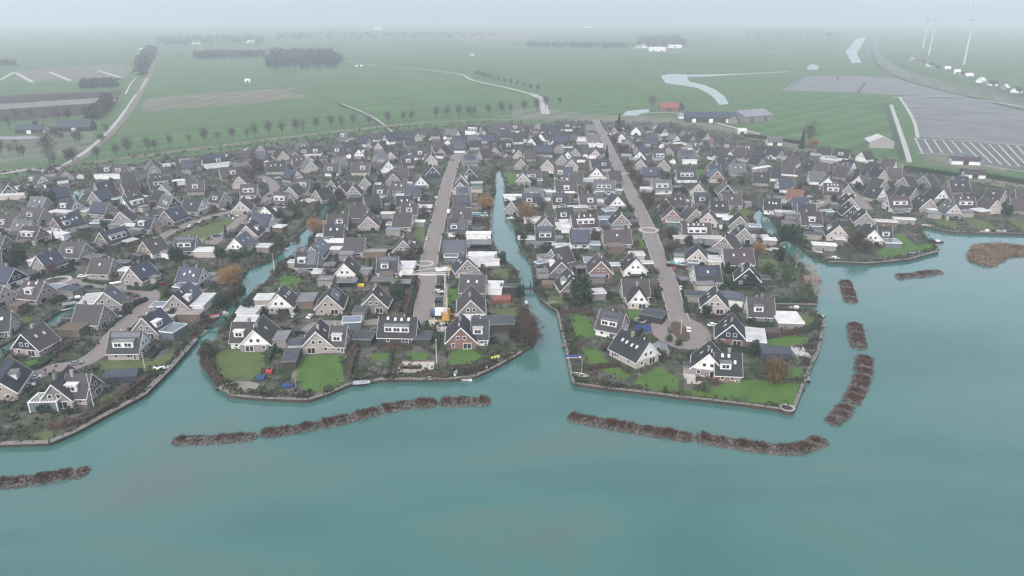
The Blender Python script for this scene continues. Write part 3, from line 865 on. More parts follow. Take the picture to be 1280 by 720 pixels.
# one shared mesh per window kind
def window_mesh(wd, ht, panes):
    fr = MB(); t = 0.12
    fr.box(-wd/2, wd/2, -0.02, 0.10, -ht/2, -ht/2+t); fr.box(-wd/2, wd/2, -0.02, 0.10, ht/2-t, ht/2)
    xs = [-wd/2 + (wd-t)*i/panes for i in range(panes+1)]
    for x in xs: fr.box(x, x+t, -0.02, 0.10, -ht/2+t, ht/2-t)
    gl = MB(); gl.box(-wd/2+t/2, wd/2-t/2, 0.0, 0.05, -ht/2+t/2, ht/2-t/2)
    return fr.mesh('window', M['white_paint']), gl.mesh('pane', M['window_glass'])
WIN = {k: window_mesh(*k) for k in ((1.15,1.25,1),(2.2,1.35,2),(2.6,2.1,2),(1.0,2.1,1),(1.0,0.85,1))}
FARWIN = {}
for k in WIN:
    mb = MB(); mb.box(-k[0]/2, k[0]/2, -0.02, 0.07, -k[1]/2, k[1]/2); mb.cur = 1; t = 0.14; mb.box(-k[0]/2+t, k[0]/2-t, 0.0, 0.09, -k[1]/2+t, k[1]/2-t)
    FARWIN[k] = mb.mesh('window', [M['white_paint'], M['window_glass']])
def window(parent, kind, loc, rz, near, name='window'):
    """a window facing local +y after the turn rz"""
    if near:
        f = inst(name, WIN[kind][0], parent, loc, rz); inst('pane', WIN[kind][1], f)
    else: inst(name, FARWIN[kind], parent, loc, rz)
sk = MB(); sk.box(-0.36, 0.36, -0.55, 0.55, 0.0, 0.12); SKY_ME = sk.mesh('skylight', M['skylight_glass'])
ch = MB(); ch.box(-0.4, 0.4, -0.4, 0.4, -0.8, 1.0); ch.box(-0.46, 0.46, -0.46, 0.46, 1.0, 1.12); CH_ME = ch.mesh('chimney', M['grey_brick'])
vt = MB(); vt.tube((0,0,-0.3), (0,0,0.7), 0.17, 0.17, 7); VT_ME = vt.mesh('roof_vent', M['steel_white'])

def gabled(root, h, hr=HR, he=HE, xform=None):
    """walls, gable boards, roof, dormers, windows of one gabled volume under root (local x along the ridge)"""
    L, W, D = h['L'], h['W'], h['dist']; near = D < 290; mid = D < 440
    before = set(root.children) if xform is not None else None
    wm = M[WALL[h['wall']]]; hip = 'X' in h['opt']; x0, x1 = -L/2, L/2; y = W/2
    mb = MB(); ti = 0.08
    if hip: mb.box(x0, x1, -y, y, 0, he)
    else: mb.prism([(-y,0),(y,0),(y,he),(0,hr-ti),(-y,he)], x0, x1)
    mb.build('wall', wm, root)
    if h['gab'] != h['wall'] and not hip:
        for s in (-1, 1):
            mb = MB(); e = x1 if s > 0 else x0; k = 0.06*s
            yy = y-0.05
            mb.prism([(-yy,he-0.05),(yy,he-0.05),(0,hr-ti-0.06)], min(e, e+k), max(e, e+k)); mb.build('gable_cladding', M[WALL[h['gab']]], root)
    sl = (hr-he)/y; oe, ov, tk = 0.45, 0.35, 0.24
    mb = MB()
    if hip:
        k = min(L, W)/2*0.92; zz = he-sl*oe
        v = [(x0-oe,-y-oe,zz),(x1+oe,-y-oe,zz),(x1+oe,y+oe,zz),(x0-oe,y+oe,zz),(x0+k,0,hr),(x1-k,0,hr)]
        mb.poly(v, [(0,1,5,4),(1,2,5),(2,3,4,5),(3,0,4),(3,2,1,0)])
    else:
        mb.prism([(-y-oe,he-sl*oe),(0,hr),(y+oe,he-sl*oe),(y+oe,he-sl*oe+tk),(0,hr+tk*1.25),(-y-oe,he-sl*oe+tk)], x0-ov, x1+ov)
    roof = mb.build('roof', M[ROOF[h['roof']]], root)
    if 'K' in h['opt'] or (mid and rnd.random() < 0.55):
        inst('chimney', CH_ME, roof, (L*rnd.choice((-0.22, 0.05, 0.25)), 0.3, hr+0.3))
    if not hip and D < 520:
        for s in (-1, 1):
            mb = MB(); e = (x1+ov+0.02) if s > 0 else (x0-ov-0.07)
            wb = 0.34
            for q in (-1, 1):
                pr = [(q*(y+oe), he-sl*oe-0.12), (0, hr-0.12), (0, hr+wb), (q*(y+oe), he-sl*oe+wb-0.06)]
                if q < 0: pr = pr[::-1]
                mb.prism(pr[::-1], e, e+0.05)
            mb.build('bargeboard', M['white_paint'], root)
    if mid and not hip:
        for q in (-1, 1):
            mb = MB(); mb.box(x0-ov, x1+ov, q*(y+oe+0.07)-0.07, q*(y+oe+0.07)+0.07, he-sl*oe-0.02, he-sl*oe+0.16); mb.build('gutter', M['white_paint'], root)
    # which slope and which gable look at the lake
    ang = h['ang']; cdir = -h['c'].normalized(); ny = Vector((-math.sin(ang), math.cos(ang)))
    s_ = 1 if ny.dot(cdir) > 0 else -1; gx = 1 if Vector((math.cos(ang), math.sin(ang))).dot(cdir) > 0 else -1
    h['sv'] = s_; h['gv'] = gx
    pitch = math.atan(sl)
    def on_slope(me, name, x, f, side, par, lift=tk):
        """f: 0 at the eaves, 1 at the ridge"""
        yy = y*(1-f); zz = he+(hr-he)*f + lift*1.02
        o = inst(name, me, par, (x, side*yy, zz)); o.rotation_euler = (-pitch*side, 0, 0) if side > 0 else (pitch, 0, 0); return o
    slope_len = math.hypot(y+oe, (hr-he)+sl*oe)
    ndorm = 0; dx0 = dx1 = None
    for o in h['opt']:
        if o[0] in 'DL':
            wd = 3.1 if o[0] == 'D' else L*0.66; yf = y*0.80; zt = he+(hr-he)*0.66; yb = y*0.24
            cx = 0.0 if o[0] == 'L' else rnd.choice((-0.12, 0.0, 0.14))*L
            if 'P' in h['opt'] and o[0] == 'D': cx = -0.2*L
            zb = he + (hr-he)*0.12
            mb = MB(); mb.box(cx-wd/2, cx+wd/2, min(s_*yf, s_*yb), max(s_*yf, s_*yb), zb, zt); dm = mb.build('dormer', M['white_paint'], root)
            mb = MB(); mb.box(cx-wd/2-0.2, cx+wd/2+0.2, min(s_*(yf+0.3), s_*yb), max(s_*(yf+0.3), s_*yb), zt, zt+0.16); mb.build('dormer_roof', M['white_membrane' if rnd.random() < 0.5 else 'grey_bitumen'], dm)
            n = 1 if o[0] == 'D' else max(2, int(wd/2.6))
            for i in range(n):
                xx = cx + (i-(n-1)/2)*wd/n
                kk = (2.2,1.35,2) if o[0] == 'D' or wd/n > 2.5 else (1.15,1.25,1)
                window(dm, kk, (xx, s_*(yf+0.003), (zb+zt)/2+0.22), 0 if s_ > 0 else math.pi, near)
            dx0, dx1 = cx-wd/2-0.3, cx+wd/2+0.3
    fullsolar = h['roof'] == 'n'
    if fullsolar or 'P' in h['opt']:
        if fullsolar and dx0 is None: u0, u1, f0, f1 = x0+0.35, x1-0.35, 0.10, 0.95
        elif fullsolar: u0, u1, f0, f1 = x0+0.35, x1-0.35, 0.70, 0.95
        elif dx0 is not None: u0, u1, f0, f1 = (dx1, x1-0.3, 0.15, 0.92) if (x1-dx1) > 2.0 else (x0+0.6, x1-0.6, 0.70, 0.94)
        else: u0, u1, f0, f1 = x0+L*0.12, x1-L*0.15, 0.36, 0.88
        if u1-u0 > 1.0:
            mb = MB(); mb.box(u0, u1, -slope_len*(f1-f0)/2, slope_len*(f1-f0)/2, 0.04, 0.10)
            on_slope(mb.mesh('solar_panel', M['solar']), 'solar_panel', 0, (f0+f1)/2, s_, root)
    for o in h['opt']:
        if o[0] == 'S' and D < 560:
            n = int(o[1:]) if len(o) > 1 else 1
            for i in range(n):
                fx = ((i+0.5)/n-0.5)*0.72*L + rnd.uniform(-.3,.3)
                f = 0.55 if (dx0 is None or not (dx0 < fx < dx1)) else 0.84
                if fullsolar: f = 0.5 + 0.2*(i % 2)
                on_slope(SKY_ME, 'skylight', fx, f + rnd.uniform(-.04,.04), s_, root, tk+0.12)
    if D < 520 and rnd.random() < 0.7: inst('roof_vent', VT_ME, root, (rnd.uniform(-.3,.3)*L, -s_*0.6, hr))
    # windows
    ends = (-1, 1) if near else (gx,)
    for e in ends if not hip else ():
        ex = x1 if e > 0 else x0; off = 0.064 if h['gab'] != h['wall'] else 0.004; rz = -math.pi/2 if e > 0 else math.pi/2
        if D < 620:
            for q in (-1, 1): window(root, (1.15,1.25,1), (ex+e*off, q*1.05, he+1.45), rz, near)
        if mid:
            window(root, (2.6,2.1,2), (ex+e*0.004, -q*W*0.2, 1.15), rz, near); window(root, (1.15,1.25,1), (ex+e*0.004, q*W*0.27, 1.5), rz, near)
    for q in ((-1, 1) if near else (s_,)):
        if mid:
            rz = 0 if q > 0 else math.pi; n = max(2, int(L/4.2))
            for i in range(n):
                kk = (1.15,1.25,1) if (i % 2 == 0) else (2.2,1.35,2)
                window(root, kk, ((i-(n-1)/2)*L/n*0.92, q*(y+0.003), 1.42), rz, near)
            if near: window(root, (1.0,2.1,1), (L*0.36, q*(y+0.003), 1.08), rz, near, 'door')
    if xform is not None:
        for o in root.children:
            if o not in before: o.matrix_basis = xform @ o.matrix_basis

def words_of(h):
    ex = ''
    o = ' '.join(h['opt'])
    if h['wings']: ex = 'cross wing'
    elif 'L' in o: ex = 'long dormer'
    elif 'D' in o: ex = 'white dormer'
    elif 'S' in o: ex = 'skylights'
    if h['gab'] == 'c': g = 'cream brick gabled'
    else: g = f"{WALLW[h['gab']]} gabled"
    return f"{g} house, {ROOFW[h['roof']]}" + (f", {ex}" if ex else '') 
for h in houses:
    base = words_of(h); lab = f"{base}, {h['ord']} along {h['row']}, {BLOCKS[h['block']]}"
    if len(lab.split()) > 16: lab = f"{base}, {h['ord']}, {h['row']}, {BLOCKS[h['block']]}"
    root = empty('house', (h['c'].x, h['c'].y, 0.0), h['ang'], lab, 'house', 'gabled houses of the lakeside village')
    h['root'] = root; gabled(root, h)
    for g in h['wings']:
        ca = (g['a']+g['b'])/2
        loc = (Matrix.Rotation(-h['ang'], 3, 'Z') @ Vector((ca.x-h['c'].x, ca.y-h['c'].y, 0.0)))
        xf = Matrix.Translation(loc + Vector((0,0,-0.06))) @ Matrix.Rotation(g['ang']-h['ang'], 4, 'Z')
        g['W'] = min(g['W'], 8.4); gabled(root, g, HR-0.12, HE-0.06, xf)

# ------------------------------------------------------------------ flat-roofed annexes (parts) and free-standing sheds
OCC = []   # (x, y, halfL, halfW, ang) footprints
for h in houses:
    OCC.append((h['c'].x, h['c'].y, h['L']/2, h['W']/2, h['ang']))
    for g in h['wings']: OCC.append((*((g['a']+g['b'])/2), g['L']/2, g['W']/2, g['ang']))
def hits(x, y, r=0.0, skip=None):
    for k, (ox, oy, l, wd, an) in enumerate(OCC):
        dx, dy = x-ox, y-oy
        if abs(dx)+abs(dy) > 40: continue
        c_, s_ = math.cos(an), math.sin(an); u = dx*c_+dy*s_; v = -dx*s_+dy*c_
        if k != skip and abs(u) < l+r and abs(v) < wd+r: return True
    return False
def rect_hits(x, y, l, wd, an, pad=0.2, skip=None):
    c_, s_ = math.cos(an), math.sin(an)
    for u in (-1, -0.5, 0, 0.5, 1):
        for v in (-1, 0, 1):
            if hits(x+(u*l)*c_-(v*wd)*s_, y+(u*l)*s_+(v*wd)*c_, pad, skip): return True
    return False
shore_all = lake_shore + []
def on_road(x, y, m=0.8):
    for path, wd in ROADS.values():
        if path_dist(x, y, path) < wd/2+m: return True
    return math.hypot((x-TC[0])/9.6, (y-TC[1])/16.0) < 1.05
def dry(x, y, m=1.0): return pip(x, y, VILLAGE) and path_dist(x, y, lake_shore) > m and path_dist(x, y, west_shore) > m
def on_lawn(x, y):
    return any(pip(x, y, P) for P in LAWN_W)

ANNEX = """
22 475 9 6 solar
201 399 6 5 white
215 410 5 7 glass
254 375 4.5 12 white
236 391 9 4.5 yard
115 374 5 11 white
82 362 9 6 navy
250 386 6 9 white
308 399 7 5 white
384 372 6 9 grey
402 381 4 8 white
398 370 5 9 bitumen
313 387 8 6 white
440 400 6 5 glass
455 385 5 8 navy
346 420 4 7 grey
364 444 4 9 bitumen
372 427 7 8 solar
455 419 6 6 bitumen
466 419 5 6 bitumen
527 418 5 6 bitumen
616 400 14 7 bitumen
605 323 12 6 white
617 356 6 8 white
632 357 12 5 bitumen
596 303 13 6 grey
601 317 12 5 white
594 290 14 5 white
668 343 6 6 timber
742 325 8 7 glass
775 331 6 6 white
805 329 7 5 white
781 368 8 6 white
747 364 5 5 white
817 391 8 6 bitumen
874 367 10 5 navy
913 371 7 8 solar
938 418 7 13 white
977 395 10 12 white
868 455 4 4 navy
887 303 12 8 grey
888 323 6 10 white
872 296 22 4 white
848 297 6 7 glass
917 297 7 5 white
900 270 5 5 white
907 271 6 4 white
947 295 7 4 white
957 298 6 4 white
858 316 6 6 bitumen
796 317 6 5 white
258 312 9 6 white
300 309 7 8 white
66 292 12 4 white
126 277 8 6 glass
80 263 11 4 white
15 243 18 4 white
143 218 24 3 white
216 226 10 4 white
270 204 20 3 white
327 203 8 4 white
396 193 18 3 white
450 185 30 2.5 white
475 176 20 2.5 white
590 164 16 3 white
672 178 20 3 white
680 176 16 3 white
690 183 14 8 glass
707 184 14 9 glass
728 172 8 4 white
727 176 8 4 white
745 180 11 3 white
862 181 10 4 white
848 179 9 4 white
838 176 10 4 white
862 200 10 3 white
940 203 14 3 white
952 209 16 3 white
985 219 10 3 white
1037 199 12 4 white
1000 257 8 4 white
978 263 16 5 white
1120 247 8 3 white
1170 262 7 4 white
1226 262 7 6 white
1010 291 12 4 navy
1030 305 10 4 white
1108 300 8 8 glass
1107 276 10 4 white
1130 273 10 3 white
700 280 8 5 white
662 297 8 5 white
704 306 8 5 white
738 303 7 8 glass
762 303 20 2.5 grey
757 273 8 7 glass
665 272 8 4 white
722 258 10 4 white
762 262 7 6 glass
643 244 12 4 white
696 214 10 4 white
746 223 16 2.5 white
530 258 8 6 white
520 277 8 5 white
485 266 7 3 white
466 313 12 5 yard
423 301 8 6 white
420 310 7 6 white
352 318 7 5 white
420 276 8 5 white
478 349 8 5 grey
502 352 7 4 grey
508 331 6 8 white
404 339 8 5 white
412 346 7 7 grey
333 372 6 6 white
"""
ROOFCOL = {'white':'white_membrane','grey':'grey_bitumen','bitumen':'dark_bitumen','navy':'dark_bitumen','solar':'dark_bitumen','glass':'conservatory_glass','timber':'timber','blue':'corrugated_grey','yard':'yard_paving'}
def flat_building(par, lx, ly, hgt, roofcol, wallcol, posts=False):
    """flat-roofed box: walls or posts, roof slab with a fascia"""
    if posts:
        for u in (-1, 1):
            for v in (-1, 1): mb = MB(); mb.box(u*(lx-0.25)-0.09, u*(lx-0.25)+0.09, v*(ly-0.25)-0.09, v*(ly-0.25)+0.09, 0, hgt); mb.build('post', M['timber'], par)
        mb = MB(); mb.box(-lx+0.4, lx-0.4, ly-0.35, ly-0.2, 0, hgt*0.95)
    else:
        mb = MB()
        mb.box(-lx, lx, -ly, ly, 0, hgt)
        mb.box(-lx*0.5, lx*0.2, -ly-0.05, -ly+0.1, 0.05, 2.0)
    wl = mb.build('wall', M[wallcol], par)
    mb = MB(); mb.box(-lx-0.22, lx+0.22, -ly-0.22, ly+0.22, hgt, hgt+0.2); rf = mb.build('flat_roof', M[roofcol], par)
    mb = MB(); e = 0.04
    for a0, a1, b0, b1 in ((-lx-0.22-e, lx+0.22+e, -ly-0.22-e, -ly-0.10), (-lx-0.22-e, lx+0.22+e, ly+0.10, ly+0.22+e), (-lx-0.22-e, -lx-0.10, -ly-0.10, ly+0.10), (lx+0.10, lx+0.22+e, -ly-0.10, ly+0.10)):
        mb.box(a0, a1, b0, b1, hgt-0.12, hgt+0.26)
    mb.build('fascia', M['white_paint' if roofcol in ('white_membrane', 'conservatory_glass') else 'grey_bitumen'], rf)
    return rf
sheds = []
def side_of(x, y, h):
    """where a thing stands as seen from the lake, against its house"""
    px, py = px_of(x, y, 0); dx = px-h['px']; dy = (py-h['py'])*1.6
    if abs(dx) > abs(dy): return 'left of' if dx < 0 else 'right of'
    return 'in front of' if dy > 0 else 'behind'
def nearest(x, y): return min(houses, key=lambda h: (h['c'].x-x)**2+(h['c'].y-y)**2)
ROOFADJ = {'white':'white','grey':'grey','bitumen':'dark','navy':'dark','solar':'solar-panelled','glass':'glazed','timber':'wooden','blue':'blue-grey','yard':'beige'}
def add_flat(x, y, lx, ly, kind, h, ang, force_shed=False):
    d = Vector((x-h['c'].x, y-h['c'].y)); c_, s_ = math.cos(-h['ang']), math.sin(-h['ang'])
    u, v = d.x*c_-d.y*s_, d.x*s_+d.y*c_
    touching = abs(u) < h['L']/2+lx+1.8 and abs(v) < h['W']/2+ly+1.8 and not force_shed
    hgt = 2.55 + 0.1*rnd.random() + 0.004*len(OCC) % 0.2
    wallcol = {'glass':'conservatory_glass','timber':'timber','bitumen':'dark_boards','navy':'grey_brick','blue':'grey_brick'}.get(kind, rnd.choice(('white_paint','grey_brick','cream_brick','timber')))
    if touching:
        ax = empty('annex', (u, v, 0.0), ang-h['ang']); ax.parent = h['root']
    else:
        side = side_of(x, y, h)
        ax = empty('shed', (x, y, 0.0), ang, f"{ROOFADJ[kind]} flat-roofed shed {side} {h['ref']}", 'shed', f"garden sheds, {BLOCKS[h['block']]}")
    rf = flat_building(ax, lx, ly, hgt, ROOFCOL[kind], wallcol, posts=(kind in ('grey',) and not touching))
    if kind == 'solar':
        mb = MB(); mb.box(-lx*0.8, lx*0.8, -ly*0.8, ly*0.8, hgt+0.24, hgt+0.32); mb.build('solar_panel', M['solar'], ax if touching else rf)
    OCC.append((x, y, lx, ly, ang))
def fit_angle(h, ang0=0.0):
    """the house direction, or square to it, whichever is nearer to straight across the picture"""
    a = h['ang']
    while a > math.pi/4: a -= math.pi/2
    while a < -math.pi/4: a += math.pi/2
    return a
for ln in ANNEX.strip().splitlines():
    t = ln.split(); x, y = at(float(t[0]), float(t[1]), 2.7); lx, ly = float(t[2])/2, float(t[3])/2
    h = nearest(x, y); an = fit_angle(h)
    # slide out of the house it would cut into
    dirv = Vector((x-h['c'].x, y-h['c'].y)); dirv = dirv.normalized() if dirv.length > .1 else Vector((1, 0))
    x0_, y0_ = x, y
    for k_ in range(18):
        if not rect_hits(x, y, lx, ly, an, -0.1): break
        f_ = 0.4*(k_ % 6); sh_ = 1-0.18*(k_//6); x, y = x0_+dirv.x*f_, y0_+dirv.y*f_; lx, ly = float(t[2])/2*sh_, float(t[3])/2*sh_
    else:
        if rect_hits(x, y, lx, ly, an, -0.9): continue
    if not dry(x, y, 0.5): continue
    add_flat(x, y, lx, ly, t[4], h, an)
# the ordinary lean-to, carport or garden house of the other plots
count = 0
for h in sorted(houses, key=lambda h: h['dist']):
    if h['dist'] < 262: continue
    for n_ in range(3):
        if rnd.random() < 0.25 or count > 280: continue
        for _ in range(14):
            an = fit_angle(h); lx, ly = rnd.uniform(1.6, 3.6), rnd.uniform(1.4, 2.6); q = rnd.choice((-1, 1))
            if rnd.random() < 0.55: u, v = rnd.uniform(-.3,.3)*h['L'], q*(h['W']/2+ly+rnd.choice((0.15, 0.15, 3.0)))
            else: u, v = q*(h['L']/2+lx+rnd.choice((0.15, 2.5))), rnd.uniform(-.3,.3)*h['W']
            c_, s_ = math.cos(h['ang']), math.sin(h['ang']); x, y = h['c'].x+u*c_-v*s_, h['c'].y+u*s_+v*c_
            if abs(math.cos(an-h['ang'])) < 0.5: lx, ly = ly, lx; an += math.pi/2
            if rect_hits(x, y, lx, ly, an, 0.05) or on_road(x, y, max(lx, ly)) or not dry(x, y, max(lx, ly)+0.6) or on_lawn(x, y): continue
            add_flat(x, y, lx, ly, rnd.choice(('white','grey','grey','bitumen','bitumen','glass','timber','blue')), h, an); count += 1
            break

# small gabled garages and garden houses tucked between the far rows
GAR = []
for i, (lx, ly, rf, wl) in enumerate(((2.8,1.9,'roof_brown','grey_brick'),(3.2,2.0,'roof_charcoal','cream_brick'),(2.4,1.8,'roof_grey','dark_boards'),(3.0,2.1,'roof_purple','white_paint'),(3.6,2.1,'corrugated_grey','timber'))):
    a = MB(); a.prism([(-ly,0),(ly,0),(ly,2.3),(0,3.55),(-ly,2.3)], -lx, lx); b = MB(); b.prism([(-ly-.25,2.14),(0,3.6),(ly+.25,2.14),(ly+.25,2.32),(0,3.82),(-ly-.25,2.32)], -lx-.2, lx+.2); d = MB(); d.box(lx-.02, lx+.05, -1.1, 1.1, .02, 2.05)
    GAR.append((lx, ly, a.mesh('wall', M[wl]), b.mesh('roof', M[rf]), d.mesh('door', M['white_paint' if wl != 'white_paint' else 'dark_boards']), ROOFW.get({'roof_brown':'b','roof_charcoal':'d','roof_grey':'g','roof_purple':'p'}.get(rf), 'grey metal roof')))
gr = random.Random(9); n_gar = 0
for h in sorted(houses, key=lambda h: -h['dist']):
    for _k in range(2):
        if n_gar >= 200 or h['dist'] < 300: break
        for _ in range(12):
            lx, ly, wm_, rm_, dm_, rw = gr.choice(GAR); a = gr.uniform(0, 6.28); q = gr.uniform(6.8, 11); x, y = h['c'].x+q*math.cos(a), h['c'].y+q*math.sin(a); an = h['ang']+gr.choice((0, math.pi/2))
            if rect_hits(x, y, lx, ly, an, 0.1) or on_road(x, y, 2.6) or not dry(x, y, 3.2) or on_lawn(x, y) or path_dist(x, y, dike) < 20: continue
            h2 = nearest(x, y); root = empty('garage', (x, y, 0), an, f"small gabled garage, {rw}, {side_of(x, y, h2)} {h2['ref']}", 'garage', f"garages, {BLOCKS[h2['block']]}")
            inst('wall', wm_, root); inst('roof', rm_, root); inst('door', dm_, root); OCC.append((x, y, lx, ly, an)); n_gar += 1; break

# ------------------------------------------------------------------ quays
def quay(px, label, cap_w=0.9):
    P = wp(px); root = empty('quay_wall', (*P[0], 0.0), 0, label, 'quay wall', 'timber quay walls along the shore'); o0 = P[0]
    P = [(x-o0[0], y-o0[1]) for x, y in P]
    a = MB(); b = MB()
    L, Rr = strip_pts(P, 0.5)
    for i in range(len(P)-1): a.bar((*P[i], -1.0), (*P[i+1], -1.0), 0.35, 2.3)
    n = 0
    for i in range(len(P)-1):
        p, q = Vector(P[i]), Vector(P[i+1]); k = max(1, int((q-p).length/3.0))
        for j in range(k):
            c = p.lerp(q, j/k); b.box(c.x-0.17, c.x+0.17, c.y-0.17, c.y+0.17, -2.5, 0.42)
    a.build('sheet_piling', M['quay_timber'], root); w_ = b.build('mooring_piles', M['quay_timber'], root); w_['kind'] = 'stuff'
    c = MB()
    L, Rr = strip_pts(P, cap_w)
    for i in range(len(P)-1): c.bar((*P[i], 0.22), (*P[i+1], 0.22), cap_w, 0.12)
    c.build('cap_board', M['quay_cap'], root); return root
quay([(0,555),(62,553),(95,539),(120,525),(150,509),(180,493),(212,461),(245,424)], 'long timber quay wall with walkway edging the near left shore', 1.6)
quay([(280,485),(287,494),(330,498),(385,500),(410,492),(437,480)], 'dark timber quay wall below the two big lawns')
quay([(437,480),(470,475),(537,473),(560,474),(595,470),(620,458),(652,440)], 'dark timber quay wall with boats moored beside the rock garden')
quay([(676,374),(697,390),(703,415),(709,440),(713,462),(717,479)], 'timber quay wall along the wide mouth of the middle canal')
quay([(717,479),(750,484),(784,488),(820,492),(849,496),(905,502),(975,511),(991,513)], 'low timber quay wall below the white gabled waterfront house')
quay([(991,513),(1004,480),(1013,458),(1022,440),(1029,410),(1028,397)], 'timber quay wall on the east side of the turning-circle point')
quay([(1035,327),(1085,329),(1135,324),(1172,314),(1171,306)], 'pale-capped quay wall round the distant green point', 1.5)
quay([(1155,282),(1175,287),(1192,290),(1280,292),(1400,293)], 'dark quay wall below the row of brown-roofed houses far right')
quay([(630,324),(617,309),(614,289),(614,268),(617,250)], 'canal bank boarding beside the solar-roofed terrace')
quay([(960,380),(1021,381)], 'short timber wall on the narrow inlet')

# ------------------------------------------------------------------ plants
def leaf_cloud(seed, n, shape, size, mt, flat=0.0):
    """n leaf clumps spread through the lumpy volume shape(rnd)->(x,y,z)"""
    r = random.Random(seed); mb = MB()
    for _ in range(n):
        p = Vector(shape(r)); s = size*r.uniform(0.6, 1.35)
        a = Vector((r.gauss(0,1), r.gauss(0,1), r.gauss(0,1))).normalized(); b = a.orthogonal().normalized(); c = a.cross(b)
        t = r.uniform(0, 6.28); u = (b*math.cos(t)+c*math.sin(t))*s; v = (c*math.cos(t)-b*math.sin(t))*s*r.uniform(.5,1)
        mb.face([p-u, p-v*0.8, p+u*0.9, p+v])
    return mb
def lumpy(rx, ry, rz, lumps, seed, z0=0.0):
    rr = random.Random(seed); cs = []
    for _ in range(lumps):
        t = rr.uniform(0, 6.28); q = rr.random()**0.5*0.62
        cs.append((rx*q*math.cos(t), ry*q*math.sin(t), z0+rz*rr.uniform(0.28, 0.72), rr.uniform(0.3, 0.52)))
    def f(r):
        c = r.choice(cs)
        while True:
            x, y, z = r.uniform(-1,1), r.uniform(-1,1), r.uniform(-1,1); d = x*x+y*y+z*z
            if 0.3 < d < 1 or (d <= 0.3 and r.random() < 0.25): break
        return (c[0]+x*rx*c[3], c[1]+y*ry*c[3], max(z0*0.6, c[2]+z*rz*c[3]))
    return f
SHRUB = {}
for kk, mt in (('dark','leaf_dark'),('mid','leaf_mid'),('olive','leaf_olive'),('brown','leaf_brown'),('grey','leaf_grey')):
    SHRUB[kk] = [leaf_cloud(7*i+len(kk), 230, lumpy(1.0,1.0,1.5,6,i+len(kk)*3), 0.22, mt).mesh('shrub', M[mt]) for i in range(4)]

def tree_skeleton(seed, h, trunk_r, spread, levels=4, up=0.55, mb_trunk=None, mb_twig=None, trunk_f=0.3, twig_n=3, twig_l=1.0, droop=0.0):
    r = random.Random(seed)
    def grow(p, d, ln, rad, lv):
        q = p + d*ln
        (mb_trunk if lv < 2 else mb_twig).tube(p, q, rad, rad*0.68, 5 if lv < 2 else 3)
        if lv >= levels:
            for _ in range(twig_n):
                e = Vector((r.gauss(0,1), r.gauss(0,1), r.gauss(0.35-droop,0.8))).normalized()
                a = e.orthogonal().normalized()*0.05*twig_l; s = q + d*r.uniform(-ln*0.6, 0)
                mb_twig.face([s-a, s+a, s+e*twig_l*r.uniform(.6,1.3)])
            return
        k = r.choice((3, 3, 4)) if lv < levels-1 else 3
        for i in range(k):
            ax = Vector((r.gauss(0,1), r.gauss(0,1), r.gauss(0,.5))).normalized()
            nd = (d*up + ax*spread + Vector((0,0,0.22-droop*lv*0.15))).normalized()
            grow(p + d*ln*r.uniform(0.62, 1.0), nd, ln*r.uniform(0.55, 0.78), rad*0.58, lv+1)
    grow(Vector((0,0,-0.2)), Vector((r.uniform(-.05,.05), r.uniform(-.05,.05), 1)).normalized(), h*trunk_f, trunk_r, 0)
TREE = {}
def make_tree_kind(name, n, h, tr, spread, twig, barkm='bark', **kw):
    TREE[name] = []
    for i in range(n):
        a, b = MB(), MB(); tree_skeleton(31*i+len(name)*7, h, tr, spread, mb_trunk=a, mb_twig=b, **kw)
        top = max(v[2] for v in b.v); k = h/top
        for m_ in (a, b): m_.v = [(v[0]*k, v[1]*k, v[2]*k) for v in m_.v]
        TREE[name].append((a.mesh('trunk', M[barkm]), b.mesh('crown', M[twig])))
def twiggy(name, n, h, rx, z0, twig, barkm='bark', cnt=520, tl=1.1, tw=0.07, droop=0.0, tr=0.2):
    """trunk and limbs, and an open crown of fine twigs in an uneven oval"""
    TREE[name] = []
    for i in range(n):
        r = random.Random(17*i+len(name)*5); a, b = MB(), MB(); a.tube((0,0,-0.2), (0,0,h*0.62), tr, tr*0.35, 6)
        tips = []
        for k in range(13):
            t = k*2.4+i+r.uniform(-.3,.3); zz = z0+(h*0.62-z0)*(k/13)*0.95; q = rx*r.uniform(.55,.9)*(1-0.45*(k/13)); e = Vector((math.cos(t)*q, math.sin(t)*q, min(h*0.92, zz+h*r.uniform(.18,.34)))); s0 = Vector((0,0,zz)); m_ = s0.lerp(e, .5)+Vector((0,0,h*0.02))
            a.tube(s0, m_, tr*.42, tr*.26, 4); a.tube(m_, e, tr*.26, tr*.08, 4); tips += [m_, e]
        tips.append(Vector((0,0,h*0.8)))
        for _ in range(cnt):
            c = r.choice(tips); p = c+Vector((r.gauss(0,rx*.24), r.gauss(0,rx*.24), r.gauss(0,h*.075))); d = Vector((p.x*.3+r.gauss(0,.5), p.y*.3+r.gauss(0,.5), .7-droop*2+r.gauss(0,.5))).normalized()*tl*r.uniform(.6,1.3); w_ = d.orthogonal().normalized()*tw
            b.face([p-w_, p+w_, p+d]); e = Vector((r.gauss(0,1), r.gauss(0,1), r.gauss(.2-droop,.6))).normalized()*tl*.6; b.face([p+d*.4-w_*.7, p+d*.4+w_*.7, p+d*.4+e])
        TREE[name].append((a.mesh('trunk', M[barkm]), b.mesh('crown', M[twig])))
twiggy('bare', 4, 10.0, 2.9, 2.2, 'grey_twigs')
twiggy('brown', 4, 8.0, 3.4, 0.8, 'leaf_brown', cnt=900, tl=1.0, tw=0.10)
twiggy('willow', 3, 8.5, 3.8, 1.0, 'orange_twigs', cnt=1500, tl=1.5, tw=0.09, droop=0.5)
twiggy('birch', 2, 10.0, 2.2, 1.6, 'pale_bark', 'pale_bark', cnt=260, tl=1.0, tw=0.05)
